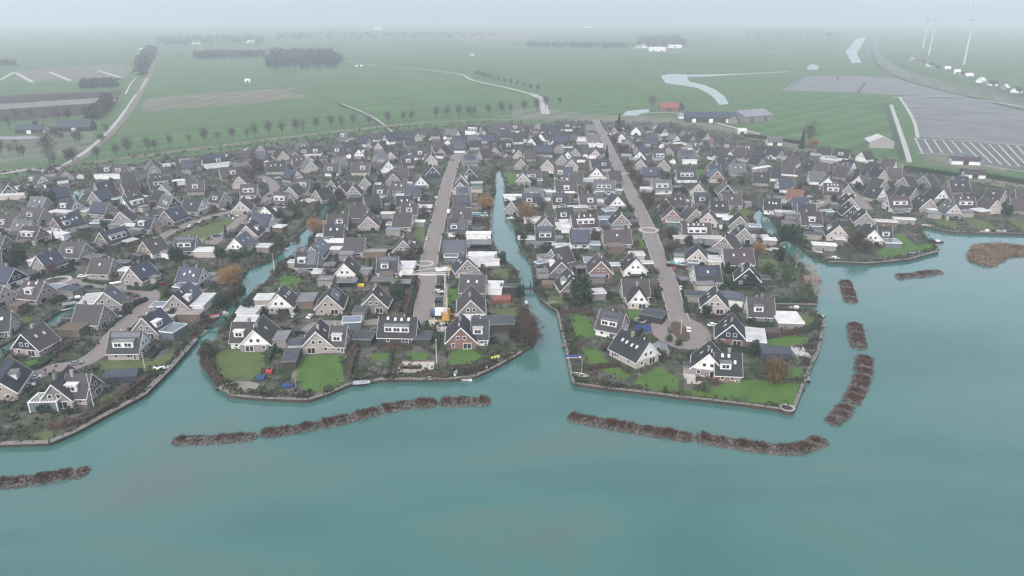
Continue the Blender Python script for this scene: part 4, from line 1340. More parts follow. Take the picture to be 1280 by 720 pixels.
def leafy(name, n, rx, rz, h0, mt, cnt=1100, sz=0.36, lumps=11):
    TREE[name] = []
    for i in range(n):
        a = MB(); a.tube((0,0,-0.2), (0,0,h0+rz*0.5), 0.26, 0.1, 6)
        for k in range(5):
            t = k*1.3+i; a.tube((0,0,h0+rz*0.1*k), (math.cos(t)*rx*0.5, math.sin(t)*rx*0.5, h0+rz*(0.25+0.1*k)), 0.1, 0.03, 4)
        TREE[name].append((a.mesh('trunk', M['bark']), leaf_cloud(i*13+5, cnt, lumpy(rx, rx, rz, lumps, i+40, h0), sz, mt).mesh('crown', M[mt])))
leafy('evergreen', 3, 3.6, 6.6, 0.5, 'leaf_dark'); leafy('green', 3, 2.8, 4.6, 0.7, 'leaf_mid', 800, 0.3)
def conifer(n):
    TREE['conifer'] = []
    for i in range(n):
        a = MB(); a.tube((0,0,-0.2), (0,0,7.5), 0.22, 0.05, 6)
        def f(r):
            z = r.random()**1.3; t = r.uniform(0,6.28); q = (1-z)*1.55*(0.55+0.45*r.random())*(1+0.25*math.sin(z*26)); return (q*math.cos(t), q*math.sin(t), 0.4+z*8.0)
        TREE['conifer'].append((a.mesh('trunk', M['bark']), leaf_cloud(i+91, 620, f, 0.3, 'leaf_dark').mesh('crown', M['leaf_dark'])))
conifer(2)
def plant_tree(kind, x, y, s, label, group, z=0.0, cat='tree'):
    t, c = rnd.choice(TREE[kind]); root = empty('tree', (x, y, z), rnd.uniform(0, 6.28), label, cat, group)
    root.scale = (s, s, s*rnd.uniform(0.92, 1.08)); inst('trunk', t, root); inst('crown', c, root); return root
TREES = """
289 358 willow 0.95 orange-twigged willow beside the wide pool of the left canal
395 293 willow 0.85 rusty orange willow at the bend of the narrow upper canal
607 262 willow 0.9 orange-brown willow left of the middle canal behind the solar terrace
658 277 willow 1.1 broad tan willow right of the middle canal
948 318 willow 0.6 small orange tree between the two skylight houses near the right canal
968 479 willow 0.85 orange-brown willow on the point lawn beside the solar annex
900 231 willow 0.5 small orange shrub tree below the pink gabled house
726 382 evergreen 1.15 large dark spreading evergreen behind the fenced lawn by the canal mouth
24 332 evergreen 1.05 large blue-green evergreen among the leftmost houses
48 260 evergreen 1.0 dark evergreen beside the small village pond
62 258 evergreen 0.9 second dark evergreen beside the small village pond, nearer the water
40 256 evergreen 0.8 dark evergreen beside the small village pond, furthest from the water
283 298 conifer 0.75 slim dark conifer at the end of the green strip
276 322 evergreen 0.6 dark evergreen beside the white-roofed garden shed
293 328 green 0.85 bright green bushy tree by the white gabled house on the canal
305 322 green 0.7 bright green bushy tree further right by the white gabled house on the canal
684 322 evergreen 0.75 green leafy tree in front of the solar roof near the middle canal
463 338 conifer 0.55 small dark conifer left of the solar-roofed house by the left lane
758 205 conifer 1.3 tall blue-green conifer beside the upper right lane
773 168 conifer 1.9 tall dark blue conifer at the top of the right lane
532 413 green 0.5 round clipped green tree beside the pale forecourt
661 424 brown 0.95 bare brown tree overhanging the mouth of the middle canal
667 434 brown 0.75 low brown tree at the tip of the crane-side point
655 408 brown 0.85 bare reddish tree behind the waterfront point
644 428 brown 0.7 tangled bare tree beside the red brick house
649 373 evergreen 0.5 dark round bush tree below the footbridge
627 330 evergreen 0.6 dark evergreen on the canal bank beside the white flat roofs
370 483 birch 0.5 small bare pale tree at the foot of the bright lawn
1070 314 brown 1.1 big bare tree with pale trunk on the distant point
1082 318 brown 0.8 bare brown tree right of the pale-trunked tree
995 335 birch 0.85 pale bare tree in the wild garden by the right canal
1015 358 birch 0.9 tall pale bare tree leaning over the shore
1008 344 birch 0.7 pale bare tree behind the leaning shore tree
1018 372 birch 0.6 pale forked bare tree on the tip of the wild garden
975 303 evergreen 0.8 dark evergreen thicket tree on the right canal bank
986 300 evergreen 0.75 second dark evergreen on the right canal bank
998 298 green 0.9 olive tree on the far bank of the right canal
1000 306 evergreen 0.6 low dark tree at the water edge of the right canal
884 352 evergreen 0.7 dark evergreen beside the navy gabled house near the inlet
911 342 evergreen 0.5 dark evergreen hugging the navy gabled house wall
973 326 evergreen 0.6 dark evergreen beside the wild garden
960 346 green 0.8 green bushy tree in the middle of the wild garden
985 352 green 0.9 green bushy tree at the lake end of the wild garden
938 360 evergreen 0.55 dark evergreen behind the brown-roofed house by the inlet
941 442 evergreen 0.5 dark round evergreen beside the white annex roof
848 432 green 0.4 round bush tree below the turning circle
836 428 green 0.4 second round bush tree below the turning circle
62 205 bare 2.0 big bare tree where the polder road meets the dike
60 182 bare 1.3 bare tree at the farm behind the dike
95 180 bare 1.1 reddish bare tree beside the farm behind the dike
815 137 bare 1.5 round bare tree beside the red-roofed barn
1010 184 bare 1.9 large bare tree beside the hedged white cottage
1016 186 willow 0.9 pale orange tree below the large bare tree
1002 186 conifer 1.5 dark narrow conifer beside the hedged white cottage
682 136 bare 1.4 bare tree where the field road meets the dike
671 140 bare 1.4 bare tree left of the field road end
700 131 bare 0.9 bare tree right of the field road end
310 223 brown 1.1 bare brown tree at the left roundabout lane
318 214 brown 1.2 tall bare brown tree between the rear houses of the far-left block
326 216 brown 1.0 bare brown tree before the rear houses of the far-left block
776 195 brown 1.0 bare brown tree along the upper right lane
785 214 brown 1.0 bare brown tree along the right lane below the conifer
798 234 brown 0.9 bare brown tree on the right edge of the right lane
806 252 brown 0.9 bare brown tree above the lane ring
830 268 brown 0.9 bare reddish tree beside the lane ring
838 300 brown 0.7 bare brown tree right of the lane below the ring
836 318 brown 0.6 low bare tree by the pool garden
500 330 brown 0.7 bare reddish tree behind the left lane hedge
515 325 brown 0.7 bare brown tree beside the left lane
362 262 green 0.8 green tree on the left bank of the upper canal
373 272 green 0.8 green tree at the narrow part of the upper canal
352 278 evergreen 0.6 dark evergreen beside the upper canal gardens
348 310 green 0.9 light green tree on the canal pool bank
302 372 evergreen 0.5 dark bush tree overhanging the narrow left canal
296 384 green 0.45 green bush tree overhanging the narrow left canal nearer the footbridge
293 372 brown 0.5 bare brown tree leaning over the narrow left canal
372 308 brown 0.5 bare tree on the bank where the canal leaves the pool
330 400 evergreen 0.5 dark bush tree behind the white gabled houses
262 444 green 0.7 bushy green tree at the canal corner lawn
256 450 brown 0.5 dense brown bush at the canal corner lawn
314 392 evergreen 0.6 dark tree beside the white flat roof by the canal
412 352 brown 0.7 dark bare tree behind the white parasol
450 352 evergreen 0.4 dark bush tree behind the cream gabled houses
498 362 brown 0.5 brown tree beside the left lane verge
585 260 brown 0.7 brown tree behind the solar terrace
768 180 brown 0.9 bare brown tree beside the top stretch of the right lane
791 224 brown 0.8 bare brown tree between two others on the right verge of the lane
812 262 brown 0.8 low brown tree just above the lane ring
845 312 brown 0.6 brown tree over the pool garden hedge
284 378 brown 0.55 bare brown bush tree on the canal bank opposite the white flat roof
418 262 evergreen 0.7 dark tree at the head of the upper canal
424 250 brown 0.8 brown tree beyond the head of the upper canal
412 246 evergreen 0.7 second dark tree beyond the head of the upper canal
612 232 brown 0.6 brown tree near the head of the middle canal
650 292 green 0.6 green tree on the right bank of the middle canal
655 306 evergreen 0.5 dark bush tree on the right bank of the middle canal
672 322 green 0.7 bushy tree on the right bank above the lifting bridge
"""
for ln in TREES.strip().splitlines():
    t = ln.split(maxsplit=4); x, y = at(float(t[0]), float(t[1])); plant_tree(t[2], x, y, float(t[3])*(1.4 if t[2] in ('evergreen','green') else 1.15), t[4], None)
# avenue along the dike
AV = [(60,214),(240,184),(430,161),(560,149.5),(668,141)]
pts = [at(*p) for p in AV]
acc = 0; nth = 0
for i in range(len(pts)-1):
    p, q = Vector(pts[i]), Vector(pts[i+1]); d = (q-p).length; n = int(d/11.5)
    for j in range(n):
        c = p.lerp(q, (j+rnd.uniform(-.35,.35))/n); nn = Vector((-(q-p).y, (q-p).x)).normalized()*(7.0+rnd.uniform(-1,1))
        if rnd.random() < 0.1: continue
        plant_tree('bare', c.x+nn.x, c.y+nn.y, rnd.uniform(1.0, 1.5), 'slender bare avenue tree on the grass behind the dike road', 'avenue trees behind the dike road', cat='tree')
pts = [at(588,97), at(612,104), at(664,117)]
for i in range(14):
    k = i/13*2; a, b = (pts[0], pts[1]) if k < 1 else (pts[1], pts[2]); f = k if k < 1 else k-1
    plant_tree('bare', a[0]+(b[0]-a[0])*f+9, a[1]+(b[1]-a[1])*f+16, 1.1, 'bare tree in the row along the pale field road', 'trees along the pale field road')
for i, (px, py) in enumerate([(3,196),(14,194),(24,197),(30,198),(45,160),(70,150),(85,148),(20,152),(40,150),(56,152),(75,150),(108,148),(120,150),(130,146),(12,162),(100,172),(86,200),(134,170),(128,178),(70,172),(78,176),(100,182)]):
    x, y = at(px, py); plant_tree(rnd.choice(('bare','bare','brown')), x, y, rnd.uniform(0.8, 1.4), 'hazy bare tree around the farmstead beyond the dike', 'farmstead trees beyond the dike')

# shrubs one by one round the houses, larger ones nearest the lake
SH_COL = ('dark','dark','mid','olive','brown','brown','grey')
SHW = {'dark':'dark green','mid':'green','olive':'olive','brown':'reddish-brown','grey':'grey-brown'}
shrubs = 0; tries = 0
cand = sorted(houses, key=lambda h: h['dist'])
while shrubs < 280 and tries < 9000:
    tries += 1
    h = cand[min(len(cand)-1, int(abs(rnd.gauss(0, 0.42))*len(cand)))]
    a = rnd.uniform(0, 6.28); q = rnd.uniform(5.2, 13.5); x, y = h['c'].x+q*math.cos(a), h['c'].y+q*math.sin(a)
    if hits(x, y, 0.7) or on_road(x, y, 0.6) or not dry(x, y, 0.8): continue
    if on_lawn(x, y): continue
    kk = rnd.choice(SH_COL); s = rnd.uniform(1.0, 2.3); h = nearest(x, y)
    o = inst('shrub', rnd.choice(SHRUB[kk]), None, (x, y, -0.05), rnd.uniform(0, 6.28), (s, s*rnd.uniform(.8,1.2), s*rnd.uniform(.7,1.1)))
    tag(o, f"{SHW[kk]} garden shrub {side_of(x, y, h)} {h['ref']}", 'shrub', f"garden shrubs, {h['row']}, {BLOCKS[h['block']]}"); shrubs += 1

# garden trees, smaller than the named ones: the nearer ones each by itself, the far ones as one mass
GT = []; tries = 0
while len(GT) < 285 and tries < 14000:
    tries += 1; h = cand[min(len(cand)-1, int(rnd.random()**0.8*len(cand)))]
    a = rnd.uniform(0, 6.28); q = rnd.uniform(7, 14); x, y = h['c'].x+q*math.cos(a), h['c'].y+q*math.sin(a)
    if hits(x, y, 1.6) or on_road(x, y, 1.2) or not dry(x, y, 0.8) or on_lawn(x, y): continue
    GT.append((x, y))
GT.sort(key=lambda p: p[0]**2+p[1]**2)
for x, y in GT[:118]:
    kk = rnd.choice(('brown','brown','bare','evergreen','green','evergreen','conifer')); s = {'brown':.72,'bare':.75,'evergreen':.72,'green':.8,'conifer':.6}[kk]*rnd.uniform(.75,1.2); h = nearest(x, y)
    w_ = {'brown':'bare reddish-brown','bare':'bare grey','evergreen':'dark evergreen','green':'bushy green','conifer':'slim dark conifer'}[kk]
    plant_tree(kk, x, y, s, f"{w_} tree {side_of(x, y, h)} {h['ref']}", f"garden trees, {h['row']}, {BLOCKS[h['block']]}")
mb = MB(); r = random.Random(4)
for x, y in GT[118:]:
    s = r.uniform(1.5, 2.6); mb.cur = r.choice((0, 1, 1, 2)); mb.tube((x,y,-.1), (x,y,s*1.2), .16, .1, 5); f = lumpy(s, s, s*2.1, 6, int(x*7+y), 0.5)
    for _ in range(150):
        p = Vector(f(r)); a = Vector((r.gauss(0,1), r.gauss(0,1), r.gauss(0,1))).normalized()*.34; b = a.orthogonal().normalized()*.3; p += Vector((x, y, 0)); mb.face([p-a, p-b*.8, p+a*.9, p+b])
stuff(mb.build('distant_garden_trees', [M['leaf_brown'], M['leaf_dark'], M['leaf_olive']]))

# hedges
def hedge(ax, ay, bx, by, wd, ht, mt, label, group):
    a = Vector((ax, ay)); b = Vector((bx, by)); L = (b-a).length; d = (b-a)/L
    r = random.Random(int(L*97)+int(ax)); mb = MB()
    def f(rr):
        while True:
            p = (rr.uniform(-L/2, L/2), rr.uniform(-wd/2, wd/2), rr.uniform(0, ht)); e = min(wd/2-abs(p[1]), ht-p[2])
            if e < 0.28 or rr.random() < 0.15: break
        k = 1+0.12*math.sin(p[0]*1.7+ax); return (p[0], p[1]*k, p[2]*k)
    mb = leaf_cloud(int(ax*13+ay), int(60+L*26), f, 0.27, mt); k = wd/2*0.8
    mb.box(-L/2+.1, L/2-.1, -k, k, 0, ht*0.86)
    o = mb.build('hedge', M[mt]); o.location = ((ax+bx)/2, (ay+by)/2, -0.02); o.rotation_euler = (0, 0, math.atan2(d.y, d.x))
    return tag(o, label, 'hedge', group)
HEDGES = """
332 391 362 392 1.6 2.0 hedge_leaf clipped dark hedge in front of the white gabled house with three skylights
290 400 330 397 1.6 2.0 hedge_leaf dark hedge below the white flat roof by the canal
410 357 446 358 1.4 1.7 hedge_leaf dark hedge behind the solar-roofed cream gabled house
160 362 190 364 1.4 1.8 hedge_leaf thick green hedge in front of the solar roof on the lane bend
190 363 204 352 1.4 1.8 hedge_leaf green hedge beside the driveway of the solar roof on the lane bend
160 386 184 376 1.4 1.8 hedge_leaf triangular green hedge at the lane junction
150 395 165 392 1.4 1.6 hedge_leaf green hedge behind the dark gabled house on the lane
30 462 48 462 1.3 1.5 hedge_leaf dark green hedge below the navy gabled house
48 462 70 446 1.3 1.5 hedge_leaf dark green hedge beside the lane at the navy gabled house
104 352 140 358 1.3 1.4 hedge_leaf dark hedge along the lane below the white car
72 346 92 338 1.3 1.5 hedge_leaf dark hedge round the lane corner garden
438 448 452 420 1.6 2.2 hedge_brown tall bare brown hedge right of the bright lawn
436 470 446 440 1.6 2.0 hedge_brown brown hedge at the lake end of the bright lawn
334 455 345 430 1.8 2.0 hedge_leaf dark hedge between the two big waterfront lawns
487 462 490 440 1.0 1.4 hedge_leaf slim green hedge dividing the dark house gardens
506 398 520 340 1.8 1.6 hedge_brown reddish hedge along the left verge of the left lane
512 396 523 352 1.2 1.5 hedge_leaf green hedge between verge and left lane
811 366 804 345 1.3 1.6 hedge_leaf dark hedge along the right lane beside the white gable
858 392 853 352 1.4 2.0 hedge_leaf tall dark hedge along the right lane before the cream house
835 328 832 312 1.3 1.7 hedge_brown brown hedge round the pool garden
833 333 858 337 1.3 1.6 hedge_brown curved hedge below the pool garden
700 393 740 388 0.8 1.7 hedge_brown wooden-coloured fence hedge behind the canal mouth lawn
956 424 1010 414 1.5 1.9 hedge_brown brown hedge between the two point lawns
1006 417 1024 405 2.0 1.8 hedge_leaf dark hedge along the quay of the point
930 378 1018 376 2.2 1.6 hedge_leaf long green hedge on the bank of the narrow inlet
735 462 775 457 2.0 1.4 hedge_brown brown shrub bed behind the sailing boat
520 470 560 472 2.2 1.3 hedge_brown dark brown reed bed hedge along the middle quay
560 462 606 462 2.2 1.3 hedge_brown reddish shrub bed along the quay below the red brick house
100 530 140 506 3.0 1.6 hedge_brown reddish shrub bed behind the long walkway
140 505 185 472 3.0 1.6 hedge_brown reddish shrub bed further along the long walkway
60 536 100 528 3.0 1.4 hedge_brown low brown shrub bed at the near end of the long walkway
255 452 275 482 2.4 1.6 hedge_brown dark brown bank planting round the corner lawn
930 171 965 175 2.0 3.0 hedge_leaf long dark hedge left of the white cottage
968 176 1000 180 2.0 3.0 hedge_leaf long dark hedge right of the white cottage
1130 212 1200 222 3.0 3.2 hedge_leaf long dark hedge below the dike field
1200 216 1290 232 3.0 3.2 hedge_leaf long dark hedge at the far right field edge
"""
for ln in HEDGES.strip().splitlines():
    t = ln.split(maxsplit=7); a = at(float(t[0]), float(t[1])); b = at(float(t[2]), float(t[3])); hedge(*a, *b, float(t[4]), float(t[5]), t[6], t[7], None)
nh = 0
for h in cand:
    for _ in range(2):
        if nh >= 170: break
        ok = False
        for _t in range(10):
            q = rnd.choice((-1, 1)); ln_ = rnd.uniform(6, 13); vert = rnd.random() < 0.5
            c_, s_ = math.cos(h['ang']), math.sin(h['ang'])
            if vert: u0, v0, u1, v1 = -ln_/2, q*rnd.uniform(7.5, 9.5), ln_/2, None; v1 = v0
            else: u0 = u1 = q*(h['L']/2+rnd.uniform(3, 5)); v0, v1 = -ln_/2, ln_/2
            A = (h['c'].x+u0*c_-v0*s_, h['c'].y+u0*s_+v0*c_); B = (h['c'].x+u1*c_-v1*s_, h['c'].y+u1*s_+v1*c_)
            if any(hits(A[0]+(B[0]-A[0])*k, A[1]+(B[1]-A[1])*k, 0.5) or on_road(A[0]+(B[0]-A[0])*k, A[1]+(B[1]-A[1])*k, 0.6) or on_lawn(A[0]+(B[0]-A[0])*k, A[1]+(B[1]-A[1])*k) or not dry(A[0]+(B[0]-A[0])*k, A[1]+(B[1]-A[1])*k, 0.8) for k in (0, .25, .5, .75, 1)): continue
            ok = True; break
        if ok:
            br = rnd.random() < 0.3; x, y = (A[0]+B[0])/2, (A[1]+B[1])/2
            hedge(*A, *B, rnd.uniform(0.9, 1.5), rnd.uniform(1.1, 2.1), 'hedge_brown' if br else 'hedge_leaf', f"{'brown' if br else 'dark green'} garden hedge {side_of(x, y, h)} {h['ref']}", f"garden hedges, {h['row']}, {BLOCKS[h['block']]}"); nh += 1
# low planting between the gardens: nobody could count it
def scatter_stuff(name, n, sampler, mt, size, hgt, seed):
    r = random.Random(seed); mb = MB()
    for _ in range(n):
        p = sampler(r)
        if p is None: continue
        x, y = p; s = size*r.uniform(0.5, 1.4)
        for _k in range(9):
            c = Vector((x+r.gauss(0, s*0.5), y+r.gauss(0, s*0.5), abs(r.gauss(0.25, 0.35))*hgt*s))
            a = Vector((r.gauss(0,1), r.gauss(0,1), r.gauss(0,1))).normalized()*0.3*s; b = a.orthogonal().normalized()*0.34*s
            mb.face([c-a, c-b*.8, c+a*.9, c+b])
    return stuff(mb.build(name, M[mt]))
def garden_pt(r):
    for _ in range(6):
        y = 150 + 600*r.random()**1.15; x = r.uniform(-0.74, 0.74)*(y*CP+35)
        if pip(x, y, VILLAGE) and not hits(x, y, 0.35) and not on_road(x, y, 0.35) and not on_lawn(x, y) and path_dist(x, y, lake_shore) > 0.5: return (x, y)
    return None
scatter_stuff('garden_undergrowth', 6500, garden_pt, 'undergrowth', 1.25, 1.2, 5)
scatter_stuff('brown_undergrowth', 2400, garden_pt, 'hedge_brown', 1.1, 1.2, 6)
def bank_pt(r):
    i = r.randrange(len(lake_shore)-1); a, b = lake_shore[i], lake_shore[i+1]; f = r.random(); d = Vector((b[0]-a[0], b[1]-a[1])); 
    if r.random() > d.length/25: return None
    nn = Vector((-d.y, d.x)).normalized()*r.uniform(0.4, 3.0); x, y = a[0]+d.x*f+nn.x, a[1]+d.y*f+nn.y
    return (x, y) if pip(x, y, VILLAGE) and not hits(x, y, 0.2) and not on_lawn(x, y) else None
scatter_stuff('bank_planting', 3200, bank_pt, 'undergrowth', 1.2, 1.3, 8)

# ------------------------------------------------------------------ breakwaters
def breakwater(px, wd, label, brush_h=1.6):
    P = smooth(wp(px, WATER_Z), 8); o0 = Vector((*P[len(P)//2], WATER_Z)); root = empty('breakwater', o0, 0, label, 'breakwater', 'rock breakwaters in the lake')
    r = random.Random(int(px[0][0])+int(px[0][1])); L = [0]
    for i in range(len(P)-1): L.append(L[-1]+math.dist(P[i], P[i+1]))
    def pos(s, v):
        i = max(0, min(len(P)-2, int(np.searchsorted(L, s))-1)); f = (s-L[i])/max(1e-6, L[i+1]-L[i]); a, b = P[i], P[i+1]
        d = Vector((b[0]-a[0], b[1]-a[1])).normalized(); return Vector((a[0]+(b[0]-a[0])*f-d.y*v-o0.x, a[1]+(b[1]-a[1])*f+d.x*v-o0.y))
    tot = L[-1]; mb = MB()
    ico = bmesh.new(); bmesh.ops.create_icosphere(ico, subdivisions=1, radius=1.0); iv = [v.co.copy() for v in ico.verts]; fi = [tuple(v.index for v in f.verts) for f in ico.faces]; ico.free()
    n = int(tot*wd*3.2)
    for _ in range(n):
        s = r.uniform(0, tot); v = r.uniform(-1, 1); e = min(1, s/2+.35, (tot-s)/2+.35)
        c = pos(s, v*wd/2*e); sz = r.uniform(0.2, 0.5); zz = (1-abs(v)**1.6)*0.75*e-0.1
        mb.poly([(c.x+p.x*sz*r.uniform(.75,1.2), c.y+p.y*sz*r.uniform(.75,1.2), zz+p.z*sz*0.75*r.uniform(.8,1.15)) for p in iv], fi)
    # the core under the loose stones
    core = []
    for k in range(24):
        s = tot*k/23; e = min(1, s/2+.3, (tot-s)/2+.3); core.append([(*pos(s, v*wd/2*e), z) for v, z in ((-1,-0.6),(-.5,.35*e),(.5,.35*e),(1,-0.6))])
    for k in range(23):
        for j in range(3): mb.face([core[k][j], core[k+1][j], core[k+1][j+1], core[k][j+1]])
    mb.build('rock_pile', M['rock'], root)
    tw = MB()
    for _ in range(int(tot*wd*17)):
        s = r.uniform(0.4, tot-0.4); v = r.gauss(0.12, 0.42)
        if abs(v) > 0.92 or math.sin(s*0.55+px[0][0])*math.sin(s*1.3) >0.8: continue
        e = min(1, s/3+.3, (tot-s)/3+.3)*(0.68+0.45*math.sin(s*0.9)*math.sin(s*0.37+1)); c = pos(s, v*wd/2)
        h_ = brush_h*r.uniform(0.45, 1.1)*e*(1-0.45*abs(v)); d = Vector((r.gauss(0,.35), r.gauss(0,.35), 1.0))*h_; b = Vector((c.x, c.y, 0.3))
        a = Vector((r.gauss(0,1), r.gauss(0,1), 0)).normalized()*0.12; m_ = b+d*0.6+a*2
        tw.face([b-a*.5, b+a*.5, b+d]); tw.face([m_-a*1.6, m_+d*0.3, m_+a*1.2-d*0.1])
    tw.build('brushwood', M['reddish_twigs'], root); return root
BW = [
 ([(-18,607),(50,600),(112,589)], 5.0, 'stone breakwater with brown brush cut by the left picture edge, lowest of all'),
 ([(215,552),(270,550),(322,546)], 4.6, 'low stony breakwater off the near corner quay, westernmost of its chain', 1.2),
 ([(324,544),(360,539),(399,532.5)], 4.8, 'brush-covered breakwater off the corner lawn, second in its chain'),
 ([(397,532),(435,524),(474,514)], 5.2, 'brush-covered breakwater off the bright lawn, third in its chain'),
 ([(472,514),(510,507),(547,504)], 5.4, 'brush-covered breakwater off the middle quay, fourth in its chain'),
 ([(549,504),(580,503),(614,503)], 5.4, 'short dense brush breakwater ending the chain beside the canal mouth'),
 ([(709,522),(745,528),(790,536),(868,549)], 5.2, 'long brush and stone breakwater off the turning-circle point'),
 ([(868,547),(920,556),(965,562),(1005,561),(1029,548)], 5.2, 'hooked stone breakwater with a bare rocky end off the turning-circle point'),
 ([(1056,352),(1064,379)], 5.4, 'short brown breakwater slab near the narrow inlet, furthest up the right channel'),
 ([(1067,405),(1074,437)], 5.8, 'brown breakwater slab beside the right channel, second from the top'),
 ([(1080,446),(1079,469)], 5.6, 'brown breakwater slab beside the right channel, upper piece of the curve'),
 ([(1078,471),(1072,488),(1061,506)], 5.4, 'brown breakwater slab beside the right channel, middle piece of the curve'),
 ([(1058,508),(1050,519),(1039,531)], 5.2, 'brown breakwater slab beside the right channel, lowest piece of the curve'),
 ([(1121,347),(1148,344),(1176,340)], 5.2, 'narrow dark brush breakwater between the green point and the reed islet'),
]
for b_ in BW: breakwater(*b_)
isl = wp([(1210,319),(1216,310),(1228,306.5),(1250,306),(1285,309),(1340,309),(1340,318),(1290,319),(1262,321),(1248,328),(1238,333),(1224,331),(1212,326)], WATER_Z)
sheet('reed_islet', isl, WATER_Z+0.35, M['reed'], skirt=-3.0)
def isl_pt(r):
    for _ in range(8):
        x, y = at(r.uniform(1208,1340), r.uniform(305,334), WATER_Z)
        if pip(x, y, isl) and (path_dist(x, y, isl, True) < 5 or r.random() < 0.2): return (x, y)
o = scatter_stuff('reeds', 1100, isl_pt, 'reed', 1.3, 0.7, 12); o.location.z = -0.6

# ------------------------------------------------------------------ boats
def hull(L, W, H, m_h, m_d, parent, cabin=None, cover=None):
    n = 9; mb = MB(); dk = []
    rows = []
    for i in range(n):
        t = i/(n-1); w_ = W/2*(1-max(0, (t-0.45)/0.55)**2.2)*(0.82+0.18*min(1, t*4)); x = -L/2+L*t; sh = H*(1+0.25*t*t)
        rows.append([(x, -w_, sh), (x, -w_*0.72, 0.0), (x, 0, -0.25), (x, w_*0.72, 0.0), (x, w_, sh)])
    for i in range(n-1):
        for j in range(4): mb.face([rows[i][j], rows[i+1][j], rows[i+1][j+1], rows[i][j+1]])
    mb.face(rows[0]); mb.build('hull', M[m_h], parent)
    dm = MB()
    for i in range(n-1):
        k = 0.86; z = -0.10 if cover is None else 0.02
        dm.face([(rows[i][0][0], rows[i][0][1]*k, rows[i][0][2]+z), (rows[i+1][0][0], rows[i+1][0][1]*k, rows[i+1][0][2]+z), (rows[i+1][4][0], rows[i+1][4][1]*k, rows[i+1][4][2]+z), (rows[i][4][0], rows[i][4][1]*k, rows[i][4][2]+z)])
    dm.build('deck', M[m_d], parent)
    if cover:
        cv = MB()
        for i in range(n-1):
            a, b = rows[i], rows[i+1]
            for s0, s1, z0, z1 in ((0, None, 0.05, 0.4), (4, None, 0.05, 0.4)):
                cv.face([(a[s0][0], a[s0][1]*1.03, a[s0][2]+z0), (b[s0][0], b[s0][1]*1.03, b[s0][2]+z0), (b[s0][0], 0, b[s0][2]+0.42), (a[s0][0], 0, a[s0][2]+0.42)])
        cv.build('cover', M[cover], parent)
    elif cabin:
        cb = MB(); cb.prism([(-W*.3,H),(W*.3,H),(W*.25,H+0.75),(-W*.25,H+0.75)], -L*0.08, L*0.24); cc = cb.build('cabin', M['boat_white'], parent)
        ws = MB(); ws.prism([(-W*.28,H+.25),(W*.28,H+.25),(W*.265,H+0.6),(-W*.265,H+0.6)], L*0.242, L*0.25); ws.build('windscreen', M['window_glass'], cc)
    else:
        st = MB()
        for x in (-L*.28, 0.0, L*.2): st.box(x-.18, x+.18, -W*.36, W*.36, H*.6, H*.75)
        st.build('thwarts', M['timber'], parent); 
    if rnd.random() < 0.6:
        mo = MB(); mo.box(-L/2-.35, -L/2-.02, -.16, .16, H*.5, H+.45); mo.build('outboard_motor', M['tyre'], parent)
BOATS = """
253 417 70 6.0 w none white open boat with curved bow at the mouth of the left canal
272 484 110 4.6 d none small dark boat moored under the corner lawn
268 397 20 4.5 w canvas_red boat with red canvas below the canal footbridge
279 392 15 5.0 w cabin white cabin boat beside the red-canvas boat
452 480 8 6.4 w tarp_grey white covered boat moored at the rock garden corner
581 474 -18 6.0 w none long white open boat on the quay below the red brick house
570 468 80 3.6 w tarp_grey small white covered boat on the quay end
538 470 85 4.2 w none upright white dinghy on the middle quay
637 444 10 5.6 d none dark open boat on the point quay
604 461 10 3.6 w none little white dinghy drawn up on the point
619 449 25 4.0 w canvas_yellow boat with yellow cover near the point
658 380 100 5.2 d cabin dark cabin boat below the footbridge in the middle canal
660.5 388 105 5.6 w none white open boat behind the dark cabin boat
726 471 -15 6.0 w none white sailing boat on the canal mouth quay
717 448 0 6.2 w tarp_blue boat with bright blue cover on the canal mouth bank
1009.5 474 80 4.6 d tarp_grey dark covered boat on the east quay of the point
1003 485 80 4.2 d none dark open dinghy below the covered boat on the east quay
1023 394 -35 5.0 w none white pointed boat at the inlet corner
994 385 -5 6.0 w cabin pale cabin boat inside the narrow inlet
960 313 -20 4.5 w none white dinghy at the right canal wall, leftmost of three
968 312 -20 4.8 w none white dinghy at the right canal wall, middle of three
976 309 -20 4.5 w tarp_grey white covered dinghy at the right canal wall, rightmost of three
1022 316 -30 5.0 w none white boat on the bank where the right canal opens
1041 324 -3 7.0 w cabin long white cabin boat moored under the distant point
1170 302 -25 8.5 d cabin dark barge moored in the bay behind the distant point
1141 318 25 7.5 d tarp_grey dark covered vessel at the pontoon of the distant point
1160 283 -12 8.0 w none long white boat in the far bay
1232 290 -5 6.5 w cabin white cabin boat at the far right quay
1251 290 -12 6.0 w tarp_grey white covered boat at the far right quay
365 304 15 4.2 w none white dinghy on the upper canal beside the bend
356 311 15 4.8 w none white boat on the canal pool bank
639 274 -15 5.6 w cabin white cabin boat at the tan willow
643 277 -15 4.6 d none dark dinghy beside the tan willow
82 388 25 5.6 d tarp_grey grey covered boat in the leftmost canal
88 381 25 6.4 w tarp_grey white covered boat in the leftmost canal, nearer the lane
96 374 25 6.8 w cabin white cabin boat at the inner end of the leftmost canal
367 344 90 3.6 d none dark dinghy on the pool bank
"""
